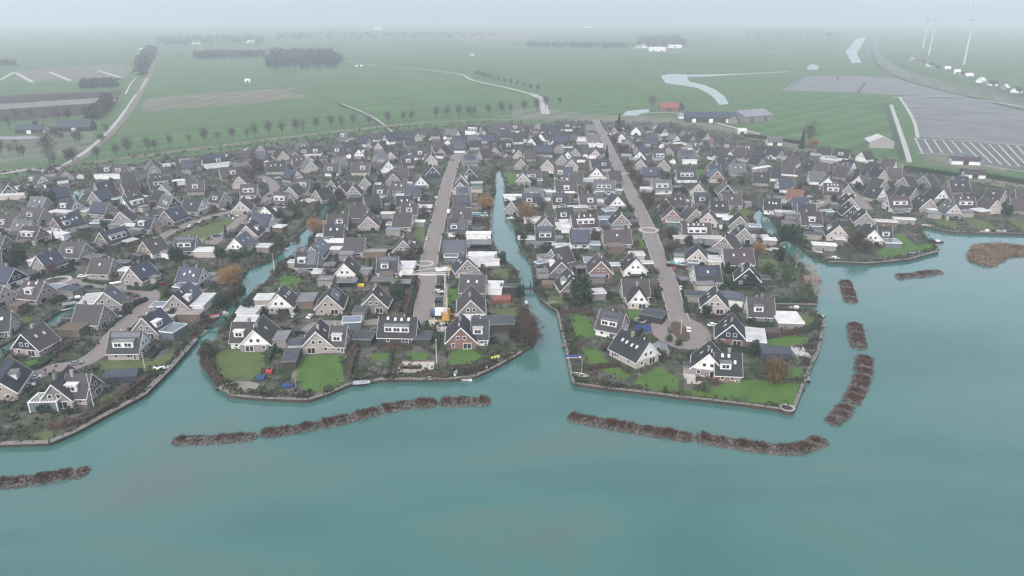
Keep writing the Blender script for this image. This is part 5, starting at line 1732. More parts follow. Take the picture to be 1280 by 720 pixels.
for ln in BOATS.strip().splitlines():
    t = ln.split(maxsplit=6); px, py = float(t[0]), float(t[1]); x, y = at(px, py, WATER_Z+0.3)
    inwater = not pip(x, y, VILLAGE)
    if not inwater: x, y = at(px, py)
    root = empty('boat', (x, y, WATER_Z+0.12 if inwater else 0.30), R(float(t[2])), t[6], 'boat', 'small boats moored along the quays')
    root.scale = (.76, .76, .76); L = float(t[3]); cov = t[5] if t[5] in M else None
    hull(L, L*0.36, 0.62, 'boat_white' if t[4] == 'w' else 'boat_dark', 'quay_cap' if t[4] == 'w' else 'timber', root, cabin=(t[5] == 'cabin'), cover=cov)
    if 'sailing' in t[6]:
        mb = MB(); mb.tube((0.3,0,0.4), (0.3,0,7.5), 0.07, 0.04, 6); mb.tube((0.3,0,1.3), (-2.2,0,1.35), 0.05, 0.05, 6); mb.build('mast', M['steel_white'], root)
    if 'barge' in t[6]:
        mb = MB(); mb.tube((-0.8,0,0.4), (-0.8,0,8.5), 0.09, 0.05, 6); mb.build('mast', M['dark_boards'], root)
# upturned boat on the lawn, boat on a trailer in the lane
for px, py, rz, lab in ((202,461,10,'upturned white boat on the lawn beside the long walkway'), (145.5,357,25,'white boat stored in front of the hedge on the lane')):
    x, y = at(px, py); root = empty('boat', (x, y, 0.85), R(rz), lab, 'boat', 'boats stored on land'); root.scale = (.76,)*3; hull(5.6, 2.0, 0.6, 'boat_white', 'boat_white', root, cover='boat_white')
    if 'upturned' in lab: root.rotation_euler = (math.pi, 0, R(rz)); root.location.z = 0.75
    else:
        mb = MB(); mb.bar((-2.2,0,-.35), (3.2,0,-.45), 0.18, 0.14); mb.tube((-.6,-.85,-.52), (-.6,.85,-.52), .3, .3, 10); mb.build('trailer', M['car_grey'], root)

# ------------------------------------------------------------------ cars
def car_mesh(L=4.3, W=1.75, van=False):
    b = MB()
    if van: body = [(-L/2,.35),(L/2,.35),(L/2,1.0),(L/2-.9,1.25),(L/2-1.5,2.2),(-L/2,2.2)]
    else: body = [(-L/2,.3),(L/2,.3),(L/2+.02,.72),(L/2-1.05,.92),(-L/2+.25,.96),(-L/2-.02,.75)]
    vs = [(x, -W/2, z) for x, z in body] + [(x, W/2, z) for x, z in body]; n = len(body)
    b.poly(vs, [tuple(range(n)), tuple(range(n, 2*n))[::-1]] + [(i, n+i, n+(i+1) % n, (i+1) % n) for i in range(n)])
    if not van:
        k = [(-L/2+.35,.95),(L/2-1.1,.92),(L/2-1.75,1.42),(-L/2+.85,1.46)]; w2 = W/2*0.82
        v2 = [(x, (-W/2*.95 if z < 1 else -w2), z) for x, z in k] + [(x, (W/2*.95 if z < 1 else w2), z) for x, z in k]
        b.poly(v2, [(0,1,2,3),(7,6,5,4),(0,4,5,1),(1,5,6,2),(2,6,7,3),(3,7,4,0)])
    g = MB()
    if van: g.box(L/2-1.28, L/2-.98, -W/2-.01, W/2+.01, 1.32, 1.95)
    else:
        for q in (-1, 1): g.poly([(-L/2+.75, q*(W/2*.93), 1.0), (L/2-1.35, q*(W/2*.93), 1.0), (L/2-1.8, q*(w2+.03), 1.38), (-L/2+.98, q*(w2+.03), 1.38)], [(0,1,2,3)])
        for x0, z0, x1, z1 in ((L/2-1.12,.96,L/2-1.72,1.4), (-L/2+.38,.99,-L/2+.82,1.42)):
            o_ = 0.03 if x0 > 0 else -0.03; g.face([(x0+o_,-W*.43,z0), (x0+o_,W*.43,z0), (x1+o_,w2*.92,z1+.02), (x1+o_,-w2*.92,z1+.02)])
    wh = MB(); wh.tube((0,-.12,0), (0,.12,0), .32, .32, 10)
    return b, g, wh.mesh('wheel', M['tyre'])
CARS = {}; PARKED = []
for van in (False, True):
    b, g, wme = car_mesh(van=van, L=5.2 if van else 4.3, W=1.95 if van else 1.75); gm = g.mesh('car_window', M['window_glass'])
    for c in ('white','dark','grey','blue','silver','red'): CARS[(van, c)] = (b.mesh('car_body', M['car_'+c]), gm, wme)
def car(x, y, ang, col, label, van=False, group='cars parked in the village'):
    root = empty('van' if van else 'car', (x, y, 0.15), ang, label, 'van' if van else 'car', group); b, g, wme = CARS[(van, col)]
    PARKED.append(root); root.scale = (.8,)*3; inst('body', b, root); inst('window', g, root); L = 5.2 if van else 4.3
    for sx in (-1, 1):
        for sy in (-1, 1): inst('wheel', wme, root, (sx*L*.31, sy*.8, .32))
CARL = """
44 474 35 silver silver car on the drive beside the blue solar flat roof
36 484 30 silver pale car on the drive nearest the leftmost solar roof
103 347 25 white white car parked on the lane corner left of the brown roof
146 398 35 silver silver car parked behind the cream gable on the lane
271 296 30 blue dark blue car parked at the end of the green strip
240 275 12 grey grey car in front of the solar roof on the upper lane
246 274 12 dark dark car beside the grey car on the upper lane
220 286 20 dark dark car parked on the upper lane verge
388 397 75 white white car on the driveway between the two white gables
367 396 80 silver silver car beside the white gable with three skylights
450 398 85 dark dark car in the dark carport of the grey brick house
374 417 10 dark black car on the brick yard behind the cream house
549 366 5 white white car parked in the row beside the left lane
549 359.5 5 dark dark car parked in the row beside the left lane, furthest back
549 372.5 5 grey grey car parked in the row beside the left lane
549 378 5 dark dark car parked in the row beside the left lane, nearest the lake
558 350 20 blue blue car behind the crane mast
534 300 85 silver silver car at the kerb of the left lane
541 260 85 grey grey car parked along the upper left lane
535 266 10 white white car on the drive off the upper left lane
699 301 50 red dark red car on the yard by the white-dormer solar roof
751 288 60 white white car beside the brown roof with the white wall
860.5 413.5 82 white white car parked inside the turning circle
837.5 414 85 dark dark car parked left of the planted turning circle
891 408 12 white white car in front of the navy gable with skylights
885 398 8 dark black car below the cream gabled house
914 292 15 white white car between the two grey gables
846 215 15 white white car in the upper right gardens
746 199 70 dark dark car parked beside the upper right lane
748 188 70 silver silver car at the top part of the right lane
751 174 75 white white car near the top of the right lane
608 196 0 dark dark car at the head of the left lane
565 201 30 grey grey car at the lane fork
770 228 65 dark dark car parked on the left edge of the right lane
825 350 65 grey grey car parked beside the right lane hedge
316 275 30 white white car beside the roundabout ring
338 246 60 dark dark car on the lane above the roundabout ring
357 232 20 grey grey car on the stub lane behind the roundabout
96 456 30 grey grey car on the lane at the near-left corner
128 330 10 dark dark car on the inner lane of the far-left block
1040 263 20 white white car on the rear lane of the far-right block
1062 252 20 dark dark car on the rear lane of the far-right block
1012 247 10 silver silver car by the dark-roofed terrace
"""
for ln in CARL.strip().splitlines():
    t = ln.split(maxsplit=4); x, y = at(float(t[0]), float(t[1])); car(x, y, R(float(t[2])), t[3], t[4])
for px, py, rz, c, lab in ((175,297,-15,'white','white camper van beside the grey brick gable on the upper lane'), (561,266,88,'white','white van parked beside the solar terrace'), (900.5,286,88,'white','white van on the drive between two cream gables'), (502,345,85,'white','white camper van beside the blue solar roof')):
    x, y = at(px, py); car(x, y, R(rz), c, lab, True, 'vans parked in the village')
# cars along the lanes and on the drives further back
cr = random.Random(5); nc = 0; tries = 0
while nc < 46 and tries < 3000:
    tries += 1; nm = cr.choice(('lane_l','lane_r','w1','w3','w5','x3','lane_r','w3')); path, wd = ROADS[nm]; i = cr.randrange(len(path)-1); a, b = Vector(path[i]), Vector(path[i+1]); d = (b-a).normalized(); q = cr.choice((-1, 1))
    side = cr.random() < 0.55; p = a.lerp(b, cr.random()) + Vector((-d.y, d.x))*q*(wd/2+(0.9 if side else 3.4)); an = math.atan2(d.y, d.x) + (0 if side else math.pi/2)
    if hits(p.x, p.y, 1.2) or not dry(p.x, p.y, 2) or p.length < 265 or any((o.location.x-p.x)**2+(o.location.y-p.y)**2 < 22 for o in PARKED): continue
    c_ = cr.choice(('white','dark','grey','silver','blue','dark','silver','red')); h = nearest(p.x, p.y); side_w = side_of(p.x, p.y, h)
    car(p.x, p.y, an, c_, f"{c_} car parked {side_w} {h['ref']}"); nc += 1
# lorry with blue cab
x, y = at(549, 396); root = empty('lorry', (x, y, 0.15), R(178), 'white box lorry with blue cab parked at the end of the left lane', 'lorry')
mb = MB(); mb.box(-3.0, 1.3, -1.15, 1.15, 0.75, 3.0); mb.build('cargo_box', M['white_paint'], root)
mb = MB(); mb.prism([(-1.1,.5),(1.1,.5),(1.1,2.0),(.95,2.45),(-.95,2.45),(-1.1,2.0)], 1.42, 3.0); cb = mb.build('cab', M['truck_blue'], root)
mb = MB(); mb.box(3.0, 3.04, -.9, .9, 1.45, 2.2); mb.build('windscreen', M['window_glass'], cb)
for sx in (-2.2, 2.1):
    for sy in (-1, 1):
        mb = MB(); mb.tube((sx, sy*.85, .42), (sx, sy*1.1, .42), .45, .45, 10); mb.build('wheel', M['tyre'], root)

# ------------------------------------------------------------------ mobile tower crane at the head of the left lane
x, y = at(558, 399); root = empty('crane', (x, y, 0.0), 0, 'yellow mobile tower crane with white mast and level white jib', 'crane')
mb = MB(); mb.box(-1.3, 1.3, -3.2, 3.6, 0.7, 1.4); mb.box(-1.1, 1.1, 1.6, 3.4, 1.4, 2.9)
for sx in (-1, 1):
    for sy in (-2.8, 2.8): mb.bar((0, sy, .8), (sx*3.0, sy, .75), .35, .3); mb.box(sx*3.0-.5, sx*3.0+.5, sy-.5, sy+.5, 0.0, .25); mb.box(sx*3.0-.1, sx*3.0+.1, sy-.1, sy+.1, .2, .75)
base = mb.build('chassis', M['crane_yellow'], root)
mb = MB(); mb.box(-.9, .9, -3.0, -1.2, 1.4, 3.1); mb.bar((-.6,-2.0,2.6), (-.6,-.4,8.5), .22, .22); mb.bar((.6,-2.0,2.6), (.6,-.4,8.5), .22, .22); mb.build('ballast', M['crane_yellow'], root)
HM = 16.5; mb = MB()
for sx in (-1, 1):
    for sy in (-1, 1): mb.bar((sx*.3, sy*.3, 1.4), (sx*.26, sy*.26, HM), .12, .12)
for k in range(15):
    z0, z1 = 1.5+k, 2.5+k; s = 1 if k % 2 else -1
    for q in (-1, 1): mb.bar((-.3*s, q*.3, z0), (.3*s, q*.3, z1), .06, .06); mb.bar((q*.3, -.3*s, z0), (q*.3, .3*s, z1), .06, .06)
mb.build('mast', M['steel_white'], root)
mb = MB(); JL = 15.0
for sy in (-.25, .25): mb.bar((0.6, sy, HM), (-JL, sy, HM), .12, .12)
mb.bar((0.6, 0, HM+.7), (-JL, 0, HM+.5), .12, .12)
for k in range(15):
    for sy in (-.25, .25): mb.bar((-k, sy, HM), (-k-.5, 0, HM+.65), .06, .06); mb.bar((-k-1, sy, HM), (-k-.5, 0, HM+.65), .06, .06)
mb.build('jib', M['steel_white'], root)
mb = MB()
for sy in (-.4, .4): mb.bar((0, sy, HM), (1.5, sy*.4, HM+3.2), .16, .16); mb.bar((1.4, sy, HM-.1), (1.5, sy*.4, HM+3.2), .14, .14)
mb.bar((0, 0, HM), (1.6, 0, HM-.2), .5, .25); mb.build('top_frame', M['crane_yellow'], root)
mb = MB(); mb.tube((1.5, 0, HM+3.2), (-JL*.92, 0, HM+.6), .07, .07, 4); mb.tube((1.5, 0, HM+3.2), (0.2, -2.0, 3.2), .04, .04, 4); mb.build('tie_cables', M['steel_white'], root)
mb = MB(); mb.tube((-JL*.6, 0, HM), (-JL*.6, 0, HM-3), .03, .03, 4); mb.box(-JL*.6-.15, -JL*.6+.15, -.1, .1, HM-3.5, HM-3); mb.build('hook', M['crane_yellow'], root)

# ------------------------------------------------------------------ footbridges, jetties, pergola, poles, pools, garden things
def bridge(a_px, b_px, wd, label, gate=False):
    a, b = Vector(at(*a_px)), Vector(at(*b_px)); c = (a+b)/2; root = empty('footbridge', (c.x, c.y, 0), math.atan2((b-a).y, (b-a).x), label, 'footbridge'); L = (b-a).length
    mb = MB(); mb.box(-L/2, L/2, -wd/2, wd/2, .3, .5); mb.build('deck', M['quay_timber'], root)
    for q in (-1, 1):
        mb = MB(); mb.bar((-L/2, q*wd/2*.95, 1.4), (L/2, q*wd/2*.95, 1.4), .1, .1); mb.bar((-L/2, q*wd/2*.95, .95), (L/2, q*wd/2*.95, .95), .07, .07); n = max(3, int(L/2))
        for i in range(n+1): mb.box(-L/2+L*i/n-.05, -L/2+L*i/n+.05, q*wd/2*.95-.05, q*wd/2*.95+.05, .5, 1.4)
        mb.build('railing', M['navy_boards'], root)
    if gate:
        for u in (-L*.27, L*.2):
            mb = MB()
            for q in (-1, 1): mb.box(u-.12, u+.12, q*wd/2-.12, q*wd/2+.12, -2.4, 3.4)
            mb.box(u-.12, u+.12, -wd/2, wd/2, 3.2, 3.45); mb.build('lifting_frame', M['navy_boards'], root)
    return root
bridge((650,362), (669,362), 2.0, 'dark lifting footbridge across the middle canal', True)
bridge((259,408), (284,407), 1.8, 'low dark footbridge over the mouth of the left canal')
bridge((392,276), (401,269), 1.6, 'small footbridge over the narrow upper canal')
def jetty(px, py, L, W, rz, label):
    x, y = at(px, py); root = empty('jetty', (x, y, 0), R(rz), label, 'jetty', 'small jetties on the water'); mb = MB(); mb.box(-L/2, L/2, -W/2, W/2, -.15, .08); mb.build('deck', M['quay_cap'], root)
    for u in (-1, 1):
        for v in (-1, 1):
            mb = MB(); mb.tube((u*L*.42, v*W*.45, -2), (u*L*.42, v*W*.45, .75), .12, .12, 6); mb.build('post', M['quay_timber'], root)
jetty(1011,438,5,2,15,'short timber jetty on the east side of the turning-circle point')
jetty(711,431,4.5,2,0,'small timber jetty beside the blue-covered boat')
jetty(1142,317,9,4,25,'floating pontoon at the distant green point')
jetty(690,378,5,1.4,25,'pale plank landing below the large evergreen')
jetty(528,473,7,1.6,0,'timber landing stage below the beige terrace')
jetty(472,474,4,1.6,20,'small stone landing beside the covered white boat')
x, y = at(984, 511); root = empty('deck_platform', (x, y, 0), 0, 'round stone deck at the outermost corner of the point', 'deck'); mb = MB(); mb.ring((0,0), 0, 1.9, -2.0, .3, 28, 1.0, 1.0); mb.build('base', M['quay_timber'], root); mb = MB(); mb.ring((0,0), 1.5, 1.9, .3, .42, 28); mb.build('rim', M['pale_paving'], root)
def pole(px, py, h_, label):
    x, y = at(px, py); root = empty('flagpole', (x, y, 0), 0, label, 'flagpole'); mb = MB(); mb.tube((0,0,0), (0,0,h_), .11, .06, 7); mb.build('pole', M['steel_white'], root); mb = MB(); mb.tube((0,0,h_), (0,0,h_+.2), .13, .13, 7); mb.build('finial', M['steel_white'], root)
pole(118.5,514,11.0,'tall white flagpole beside the pergola house'); pole(343.5,343,8.5,'white flagpole on the lawn by the canal pool'); pole(546,455,8,'thin white pole between the two waterfront gardens'); pole(181,460,5,'short white pole on the lawn by the white dormer house'); pole(851,418,5,'lamp-like pole inside the turning circle')
# white pergola in front of the cross-winged house
x, y = at(62, 509); root = empty('pergola', (x, y, 0), R(4), 'white glazed pergola in front of the cross-winged brown house', 'pergola')
mb = MB()
for u in (-3.6, 3.6):
    for v in (-2.6, 2.6): mb = MB(); mb.box(u-.12, u+.12, v-.12, v+.12, 0, 2.9); mb.build('post', M['white_paint'], root)
mb = MB()
for v in (-2.6, 2.6): mb.box(-3.8, 3.8, v-.13, v+.13, 2.9, 3.15)
for u in (-3.67, 3.67): mb.box(u-.13, u+.13, -2.47, 2.47, 2.9, 3.15)
mb.build('beam', M['white_paint'], root)
mb = MB()
for k in range(9): mb.box(-3.2+k*.8-.1, -3.2+k*.8+.1, -2.47, 2.47, 3.0, 3.22)
mb.build('slats', M['white_paint'], root)
mb = MB(); mb.box(-3.45, 3.45, -2.62, -2.56, .1, 2.7); mb.box(3.56, 3.62, -2.45, 2.45, .1, 2.7); mb.build('glass_wall', M['conservatory_glass'], root)
def pool(px, py, lx, ly, rz, label):
    x, y = at(px, py); root = empty('swimming_pool', (x, y, 0), R(rz), label, 'pool'); mb = MB()
    for a0, a1, b0, b1 in ((-lx-1,lx+1,-ly-1,-ly),(-lx-1,lx+1,ly,ly+1),(-lx-1,-lx,-ly,ly),(lx,lx+1,-ly,ly)): mb.box(a0,a1,b0,b1,.02,.4)
    mb.build('surround', M['white_membrane'], root); mb = MB(); mb.box(-lx, lx, -ly, ly, .02, .3); mb.build('water', M['pool_water'], root)
pool(849,329,4.2,2.6,0,'turquoise garden pool with white surround below the lane ring'); pool(599,268,3.6,2.2,0,'turquoise pool on the white canal terrace')
def trampoline(px, py, r_, bed, label):
    x, y = at(px, py); root = empty('trampoline', (x, y, 0), 0, label, 'trampoline'); mb = MB(); mb.ring((0,0), r_-.25, r_, .8, .92, 22); mb.build('frame', M['steel_white'], root); mb = MB(); mb.ring((0,0), 0, r_-.25, .82, .86, 22); mb.build('bed', M[bed], root)
    for k in range(4):
        t = k*math.pi/2+.4; mb = MB(); mb.tube((math.cos(t)*r_*.95, math.sin(t)*r_*.95, 0), (math.cos(t)*r_*.95, math.sin(t)*r_*.95, .85), .05, .05, 5); mb.build('leg', M['steel_white'], root)
trampoline(800,403,2.1,'car_dark','white-rimmed trampoline behind the solar house at the canal mouth'); trampoline(1262,258,1.6,'car_dark','small trampoline at the far right gardens')
def lump(name, px, py, lx, ly, hz, mt, label, cat, rz=0):
    """a covered pile or shelter with a ridged tarpaulin and its frame"""
    x, y = at(px, py); root = empty(name, (x, y, 0), R(rz), label, cat); mb = MB(); mb.prism([(-ly,.05),(ly,.05),(ly*1.02,hz*.62),(0,hz),(-ly*1.02,hz*.62)], -lx, lx); mb.build('cover', M[mt], root); mb = MB()
    for u in (-1, 1):
        for v in (-1, 1): mb = MB(); mb.box(u*lx-.06, u*lx+.06, v*ly*1.04-.06, v*ly*1.04+.06, 0, hz*.6); mb.build('post', M['timber'], root)
lump('covered_pool', 803,411,2.7,2.2,1.0,'tarp_blue','blue tarpaulin-covered pool beside the trampoline','covered pool')
lump('tarpaulin_pile', 360,483,1.6,1.0,.8,'tarp_blue','bright blue covered pile beside the pale bare tree','tarpaulin'); lump('garden_tent', 337,466,.8,.8,1.3,'canvas_red','small red garden tent beside the long dark carport','tent'); lump('tarpaulin_pile', 327,473,1.1,1.1,1.0,'tarp_blue','dark blue covered stack at the corner lawn edge','tarpaulin')
lump('parasol_tent', 403,343,2.8,1.6,2.4,'white_membrane','white peaked party tent beside the white gabled house','tent'); lump('garden_tent', 451,358,1.3,.8,1.2,'canvas_yellow','small yellow play tent behind the hedge','tent'); lump('garden_house', 627,377,3.4,2.0,2.5,'red_metal_roof','low garden house with rust-red roof on the canal bank','garden house',-3)
lump('garden_house', 824,442,2.3,2.6,3.2,'corrugated_grey','small blue-grey roofed garden house beside the white gable','garden house',88); lump('garden_house', 155,474,4.6,2.6,3.4,'barn_navy','dark wooden garden house with solar-like roof by the walkway','garden house',8); lump('garden_house', 1013,353,3.2,2.2,3.0,'timber','brown thatched garden house at the wild garden shore','garden house',0)
lump('garden_house', 994,408,2.8,1.6,2.4,'corrugated_grey','grey-blue roofed shelter on the inlet lawn','garden house',-8); lump('garden_house', 967,446,4.6,2.8,3.8,'barn_navy','dark-roofed boathouse behind the white boarded terrace','boathouse',-4); lump('garden_house', 684,358,2.2,1.8,2.6,'timber','brown garden house beside the lifting footbridge','garden house',0); lump('garden_house', 962,419,2.8,2.0,2.8,'roof_brown','small pale gabled garden house below the inlet house','garden house',0)
for px, py, lx, ly, m_, lab in ((522,458,5.0,2.4,'pale_paving','beige boarded terrace raised above the middle quay'), (512,463,3.6,1.6,'cream_brick','pinkish raised terrace beside the beige boards'), (869,474,3.0,3.0,'pale_paving','pale terrace below the white half-hipped gable'), (1000,441,2.2,3.6,'white_membrane','white boarded terrace on the east quay')):
    x, y = at(px, py); root = empty('terrace', (x, y, 0), 0, lab, 'terrace'); mb = MB(); mb.box(-lx, lx, -ly, ly, .05, .42); mb.build('deck', M[m_], root); mb = MB()
    mb.box(-lx, lx, ly+.01, ly+.11, .05, 1.0)
    mb.build('parapet', M['timber'], root)
# rock garden boulders at the waterfront
rb = random.Random(3)
ico = bmesh.new(); bmesh.ops.create_icosphere(ico, subdivisions=2, radius=1.0)
for v in ico.verts: v.co *= 0.8+0.35*rb.random()
bme = bpy.data.meshes.new('boulder'); ico.to_mesh(bme); ico.free(); bme.materials.append(M['rock'])
for i in range(16):
    x, y = at(rb.uniform(450,486), rb.uniform(450,470)); s = rb.uniform(.5,1.2); o = inst('boulder', bme, None, (x, y, .1), rb.uniform(0,6), (s, s*.8, s*.6)); tag(o, 'grey boulder in the rock garden above the covered white boat', 'boulder', 'rock garden boulders')
x, y = at(299, 484); mb = MB(); mb.ring((0,0), 0, 4.2, 0, .25, 18, 1.35, .8); o = mb.build('stone_terrace', M['stubble']); o.location = (x, y, 0); tag(o, 'pale pebble terrace at the corner of the big lawn', 'terrace')
# white garden furniture on the green strip
for i, (px, py) in enumerate(((291,268),(297,271),(292,274),(286,271))):
    x, y = at(px, py); root = empty('playground_spring', (x, y, 0), R(40*i), 'white play seat on the green strip by the roundabout', 'play seat', 'white play seats on the green strip'); mb = MB(); mb.box(-.8,.8,-.3,.3,.5,.7); mb.build('seat', M['white_paint'], root); mb = MB(); mb.box(-.8,-.65,-.3,.3,.7,1.2); mb.build('backrest', M['white_paint'], root)
    for u in (-.6,.6):
        mb = MB(); mb.box(u-.08,u+.08,-.25,.25,0,.5); mb.build('leg', M['white_paint'], root)

# ------------------------------------------------------------------ farms beyond the dike
def barn(px, py, L, W, he, hr, rz, wallm, roofm, label, cat='barn', doors=1, group=None):
    x, y = at(px, py); root = empty('barn' if cat == 'barn' else 'farmhouse', (x, y, 0), R(rz), label, cat, group); mb = MB(); mb.prism([(-W/2,0),(W/2,0),(W/2,he),(0,hr-.1),(-W/2,he)], -L/2, L/2); mb.build('wall', M[wallm], root)
    sl = (hr-he)/(W/2); mb = MB(); mb.prism([(-W/2-.5,he-sl*.5),(0,hr),(W/2+.5,he-sl*.5),(W/2+.5,he-sl*.5+.3),(0,hr+.35),(-W/2-.5,he-sl*.5+.3)], -L/2-.4, L/2+.4); mb.build('roof', M[roofm], root)
    for k in range(doors):
        mb = MB(); d = -L/2+L*(k+.5)/doors; mb.box(d-1.8, d+1.8, -W/2-.06, -W/2+.05, .02, min(he*.85, 3.6)); mb.build('door', M['dark_boards' if wallm != 'dark_boards' else 'white_paint'], root)
    return root
barn(1098,183,17,18,4.5,8.5,78,'grey_brick','white_membrane','pale-roofed barn with white door beside the bulb fields','barn')
barn(967,181,11,8,3,6.5,-4,'white_paint','roof_grey','small white cottage between two long dark hedges','cottage')
barn(887,152,48,16,5,9,-6,'dark_boards','barn_navy','long dark blue barn beyond the dike','barn',3); barn(936,150,36,26,5.5,10,28,'grey_brick','corrugated_grey','big grey-blue roofed barn right of the long dark barn','barn',2)
barn(916,153,14,9,3,7.5,75,'grey_brick','roof_grey','white-trimmed farmhouse between the two barns','farmhouse'); barn(836,138,20,12,3.5,8,-6,'red_brick','red_metal_roof','red-roofed barn beside the pale stream','barn'); barn(850,137,9,8,3.5,8,80,'navy_boards','barn_navy','dark gabled house attached right of the red-roofed barn','farmhouse')
barn(858,148,16,8,3,5,-6,'white_paint','corrugated_grey','low pale shed in front of the red-roofed barn','shed'); barn(1205,205,18,7,3,5,-14,'white_paint','roof_purple','long low white shed with dark reddish roof by the bulb rows','shed'); barn(1216,222,12,7,2.8,5,-12,'white_paint','roof_purple','small white house with dull reddish roof under the right dike','house')
barn(40,166,22,10,3.5,7,5,'dark_boards','barn_navy','dark barn of the farmstead beyond the dike, leftmost','barn'); barn(97,163,28,14,4,9,5,'dark_boards','barn_navy','large dark roofed barn of the farmstead beyond the dike','barn'); barn(22,177,42,8,2.5,4,4,'grey_brick','corrugated_grey','long low grey shed of the farmstead beyond the dike','shed'); barn(54,166,9,7,3,5.5,5,'white_paint','roof_grey','small white shed between the farmstead barns','shed'); barn(124,107,30,14,4,7,0,'dark_boards','barn_navy','dark shed among the brown plots left of the polder road','barn')
barn(449,83,14,10,4,8,5,'white_paint','roof_grey','white farmhouse right of the dark wood','farmhouse'); barn(821,64,45,22,6,11,0,'white_paint','white_membrane','far white barn before the hazy wood','barn',2); barn(800,60,40,20,5,9,0,'white_paint','white_membrane','far pale barn left of the far white barn','barn'); barn(843,60,40,20,5,9,0,'white_paint','white_membrane','far pale barn right of the far white barn','barn')
barn(312,54,40,20,5,9,5,'white_paint','white_membrane','tiny white farm at the left horizon','barn'); barn(245,55,30,16,5,9,5,'white_paint','roof_grey','tiny grey farm at the left horizon behind the road trees','barn'); barn(181,64,22,12,4,8,5,'white_paint','white_membrane','white farm at the far end of the polder road','barn'); barn(222,72,16,10,4,8,5,'grey_brick','roof_grey','grey farmhouse right of the polder road end','farmhouse')
barn(310,103,8,6,3,5,5,'white_paint','white_membrane','small white field shed in the wide green field','shed'); barn(735,35,50,22,6,11,0,'white_paint','white_membrane','white speck of a farm near the central horizon','barn'); barn(472,37,50,22,6,11,0,'white_paint','white_membrane','white speck of a farm near the horizon, left of centre','barn'); barn(590,70,8,6,3,5,0,'white_paint','white_membrane','tiny white hut in the middle of the fields','hut'); barn(927,167,7,5,2.5,4.5,-8,'white_paint','white_membrane','small white hut at the dike beside the long hedge','hut')
# houses strung along the far right road
for i, (px, py) in enumerate([(1122,70),(1131,73),(1140,76),(1152,79),(1163,83),(1171,86),(1184,88),(1196,92),(1210,97),(1226,103),(1240,107),(1256,112),(1270,116),(1145,76.5),(1204,95)]):
    barn(px, py, rnd.uniform(9,15), rnd.uniform(7,9), 3.2, 7, rnd.uniform(-30,40), rnd.choice(('white_paint','grey_brick')), rnd.choice(('roof_grey','roof_charcoal','white_membrane')), 'hazy small house strung along the far right dike road', 'house', 1, 'houses along the far right dike road')
# far woods: single dark masses
def wood(name, px, hgt, n, seed):
    P = wp(px); xs = [p[0] for p in P]; ys = [p[1] for p in P]; r = random.Random(seed); mb = MB(); k = 0
    while k < n:
        x, y = r.uniform(min(xs), max(xs)), r.uniform(min(ys), max(ys))
        if not pip(x, y, P): continue
        k += 1; h_ = hgt*r.uniform(.7, 1.15); mb.tube((x,y,0), (x+r.uniform(-1,1),y,h_*.5), .35, .2, 4)
        for _ in range(16):
            c = Vector((x+r.gauss(0,2.6), y+r.gauss(0,2.6), h_*r.uniform(.3,1.0))); a = Vector((r.gauss(0,1), r.gauss(0,1), r.gauss(0,1))).normalized()*1.9; b = a.orthogonal().normalized()*1.8; mb.face([c-a, c-b, c+a, c+b*.8])
    return stuff(mb.build(name, M['far_wood']))
wood('far_wood', [(333,88),(421,87),(428,80),(415,70),(340,70)], 19, 420, 1); wood('far_wood', [(243,76),(332,73),(332,69),(243,70)], 14, 160, 2); wood('far_wood', [(168,98),(180,97),(190,80),(196,62),(184,62),(172,82)], 14, 170, 3)
wood('far_wood', [(790,62),(860,60),(850,48),(800,50)], 17, 260, 4); wood('far_wood', [(660,60),(785,62),(785,57),(660,56)], 12, 200, 5); wood('far_wood', [(195,58),(330,56),(330,46),(195,48)], 13, 240, 6); wood('far_wood', [(100,112),(150,110),(146,104),(104,105)], 8, 60, 7)
wood('far_wood', [(930,48),(1050,47),(1050,40),(930,40)], 13, 160, 8); wood('far_wood', [(-60,86),(20,84),(20,80),(-60,80)], 10, 80, 9); wood('far_wood', [(345,50),(620,48),(620,42),(345,42)], 12, 300, 10); wood('far_wood', [(120,150),(140,128),(136,126),(112,150)], 9, 70, 11)
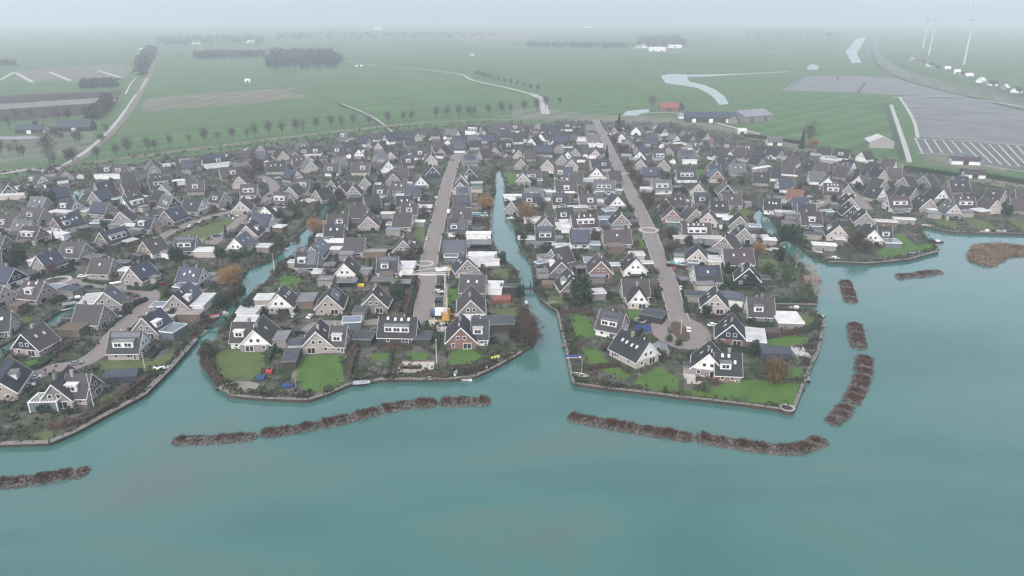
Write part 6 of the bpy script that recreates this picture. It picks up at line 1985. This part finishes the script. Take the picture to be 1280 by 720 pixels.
# wind turbines
def turbine(px, py, hub, blade, rots, label):
    x, y = at(px, py); root = empty('wind_turbine', (x, y, 0), R(12), label, 'wind turbine', 'wind turbines at the far right'); mb = MB(); mb.tube((0,0,0), (0,0,hub), 2.3, 1.2, 14); mb.build('tower', M['turbine_white'], root)
    mb = MB(); mb.prism([(-1.6,-1.6),(1.6,-1.6),(1.6,1.6),(-1.6,1.6)], -4, 4); n_ = mb.build('nacelle', M['turbine_white'], root); n_.location = (0, 1.5, hub+1.2); n_.rotation_euler = (0, 0, R(90))
    mb = MB(); mb.tube((0,-3.2,hub+1.2), (0,-5.6,hub+1.2), 1.7, .7, 10); mb.build('hub', M['turbine_white'], root)
    for a in rots:
        d = Vector((math.sin(R(a)), 0, math.cos(R(a)))); s = Vector((math.cos(R(a)), 0, -math.sin(R(a)))); c = Vector((0,-4.6,hub+1.2)); m_ = MB()
        pts = [(0.0,1.0),(0.12,2.0),(0.3,1.5),(1.0,.25)]
        for (t0, w0), (t1, w1) in zip(pts, pts[1:]):
            p, q = c+d*blade*t0, c+d*blade*t1; y_ = Vector((0,.25,0))
            m_.poly([p-s*w0*.4-y_, p+s*w0*.6-y_, p+s*w0*.6+y_, p-s*w0*.4+y_, q-s*w1*.4-y_*.4, q+s*w1*.6-y_*.4, q+s*w1*.6+y_*.4, q-s*w1*.4+y_*.4], [(0,1,5,4),(1,2,6,5),(2,3,7,6),(3,0,4,7),(0,3,2,1),(4,5,6,7)])
        m_.build('blade', M['turbine_white'], root)
turbine(1204.6,81,84,48,(-20,100,220),'grey-white wind turbine nearest the village, right of the other two'); turbine(1161,69,84,48,(3,123,243),'hazy wind turbine, middle one of three'); turbine(1153.5,60,80,46,(70,190,310),'faintest wind turbine, leftmost and furthest of three')

# ------------------------------------------------------------------ the hazy air
hz = MB(); hz.box(-5300, 5300, -180, FAR+60, -4.2, 190.0); hm = bpy.data.materials.new('haze'); hm.use_nodes = True; n = hm.node_tree.nodes
n.remove(n['Principled BSDF']); pv = n.new('ShaderNodeVolumePrincipled'); pv.inputs['Color'].default_value = (0.85, 0.915, 0.99, 1); pv.inputs['Density'].default_value = HAZE_DENSITY; pv.inputs['Anisotropy'].default_value = 0.15
hm.node_tree.links.new(pv.outputs[0], n['Material Output'].inputs['Volume'])
hz_o = stuff(hz.build('haze', hm)); hz_o.display_type = 'WIRE'
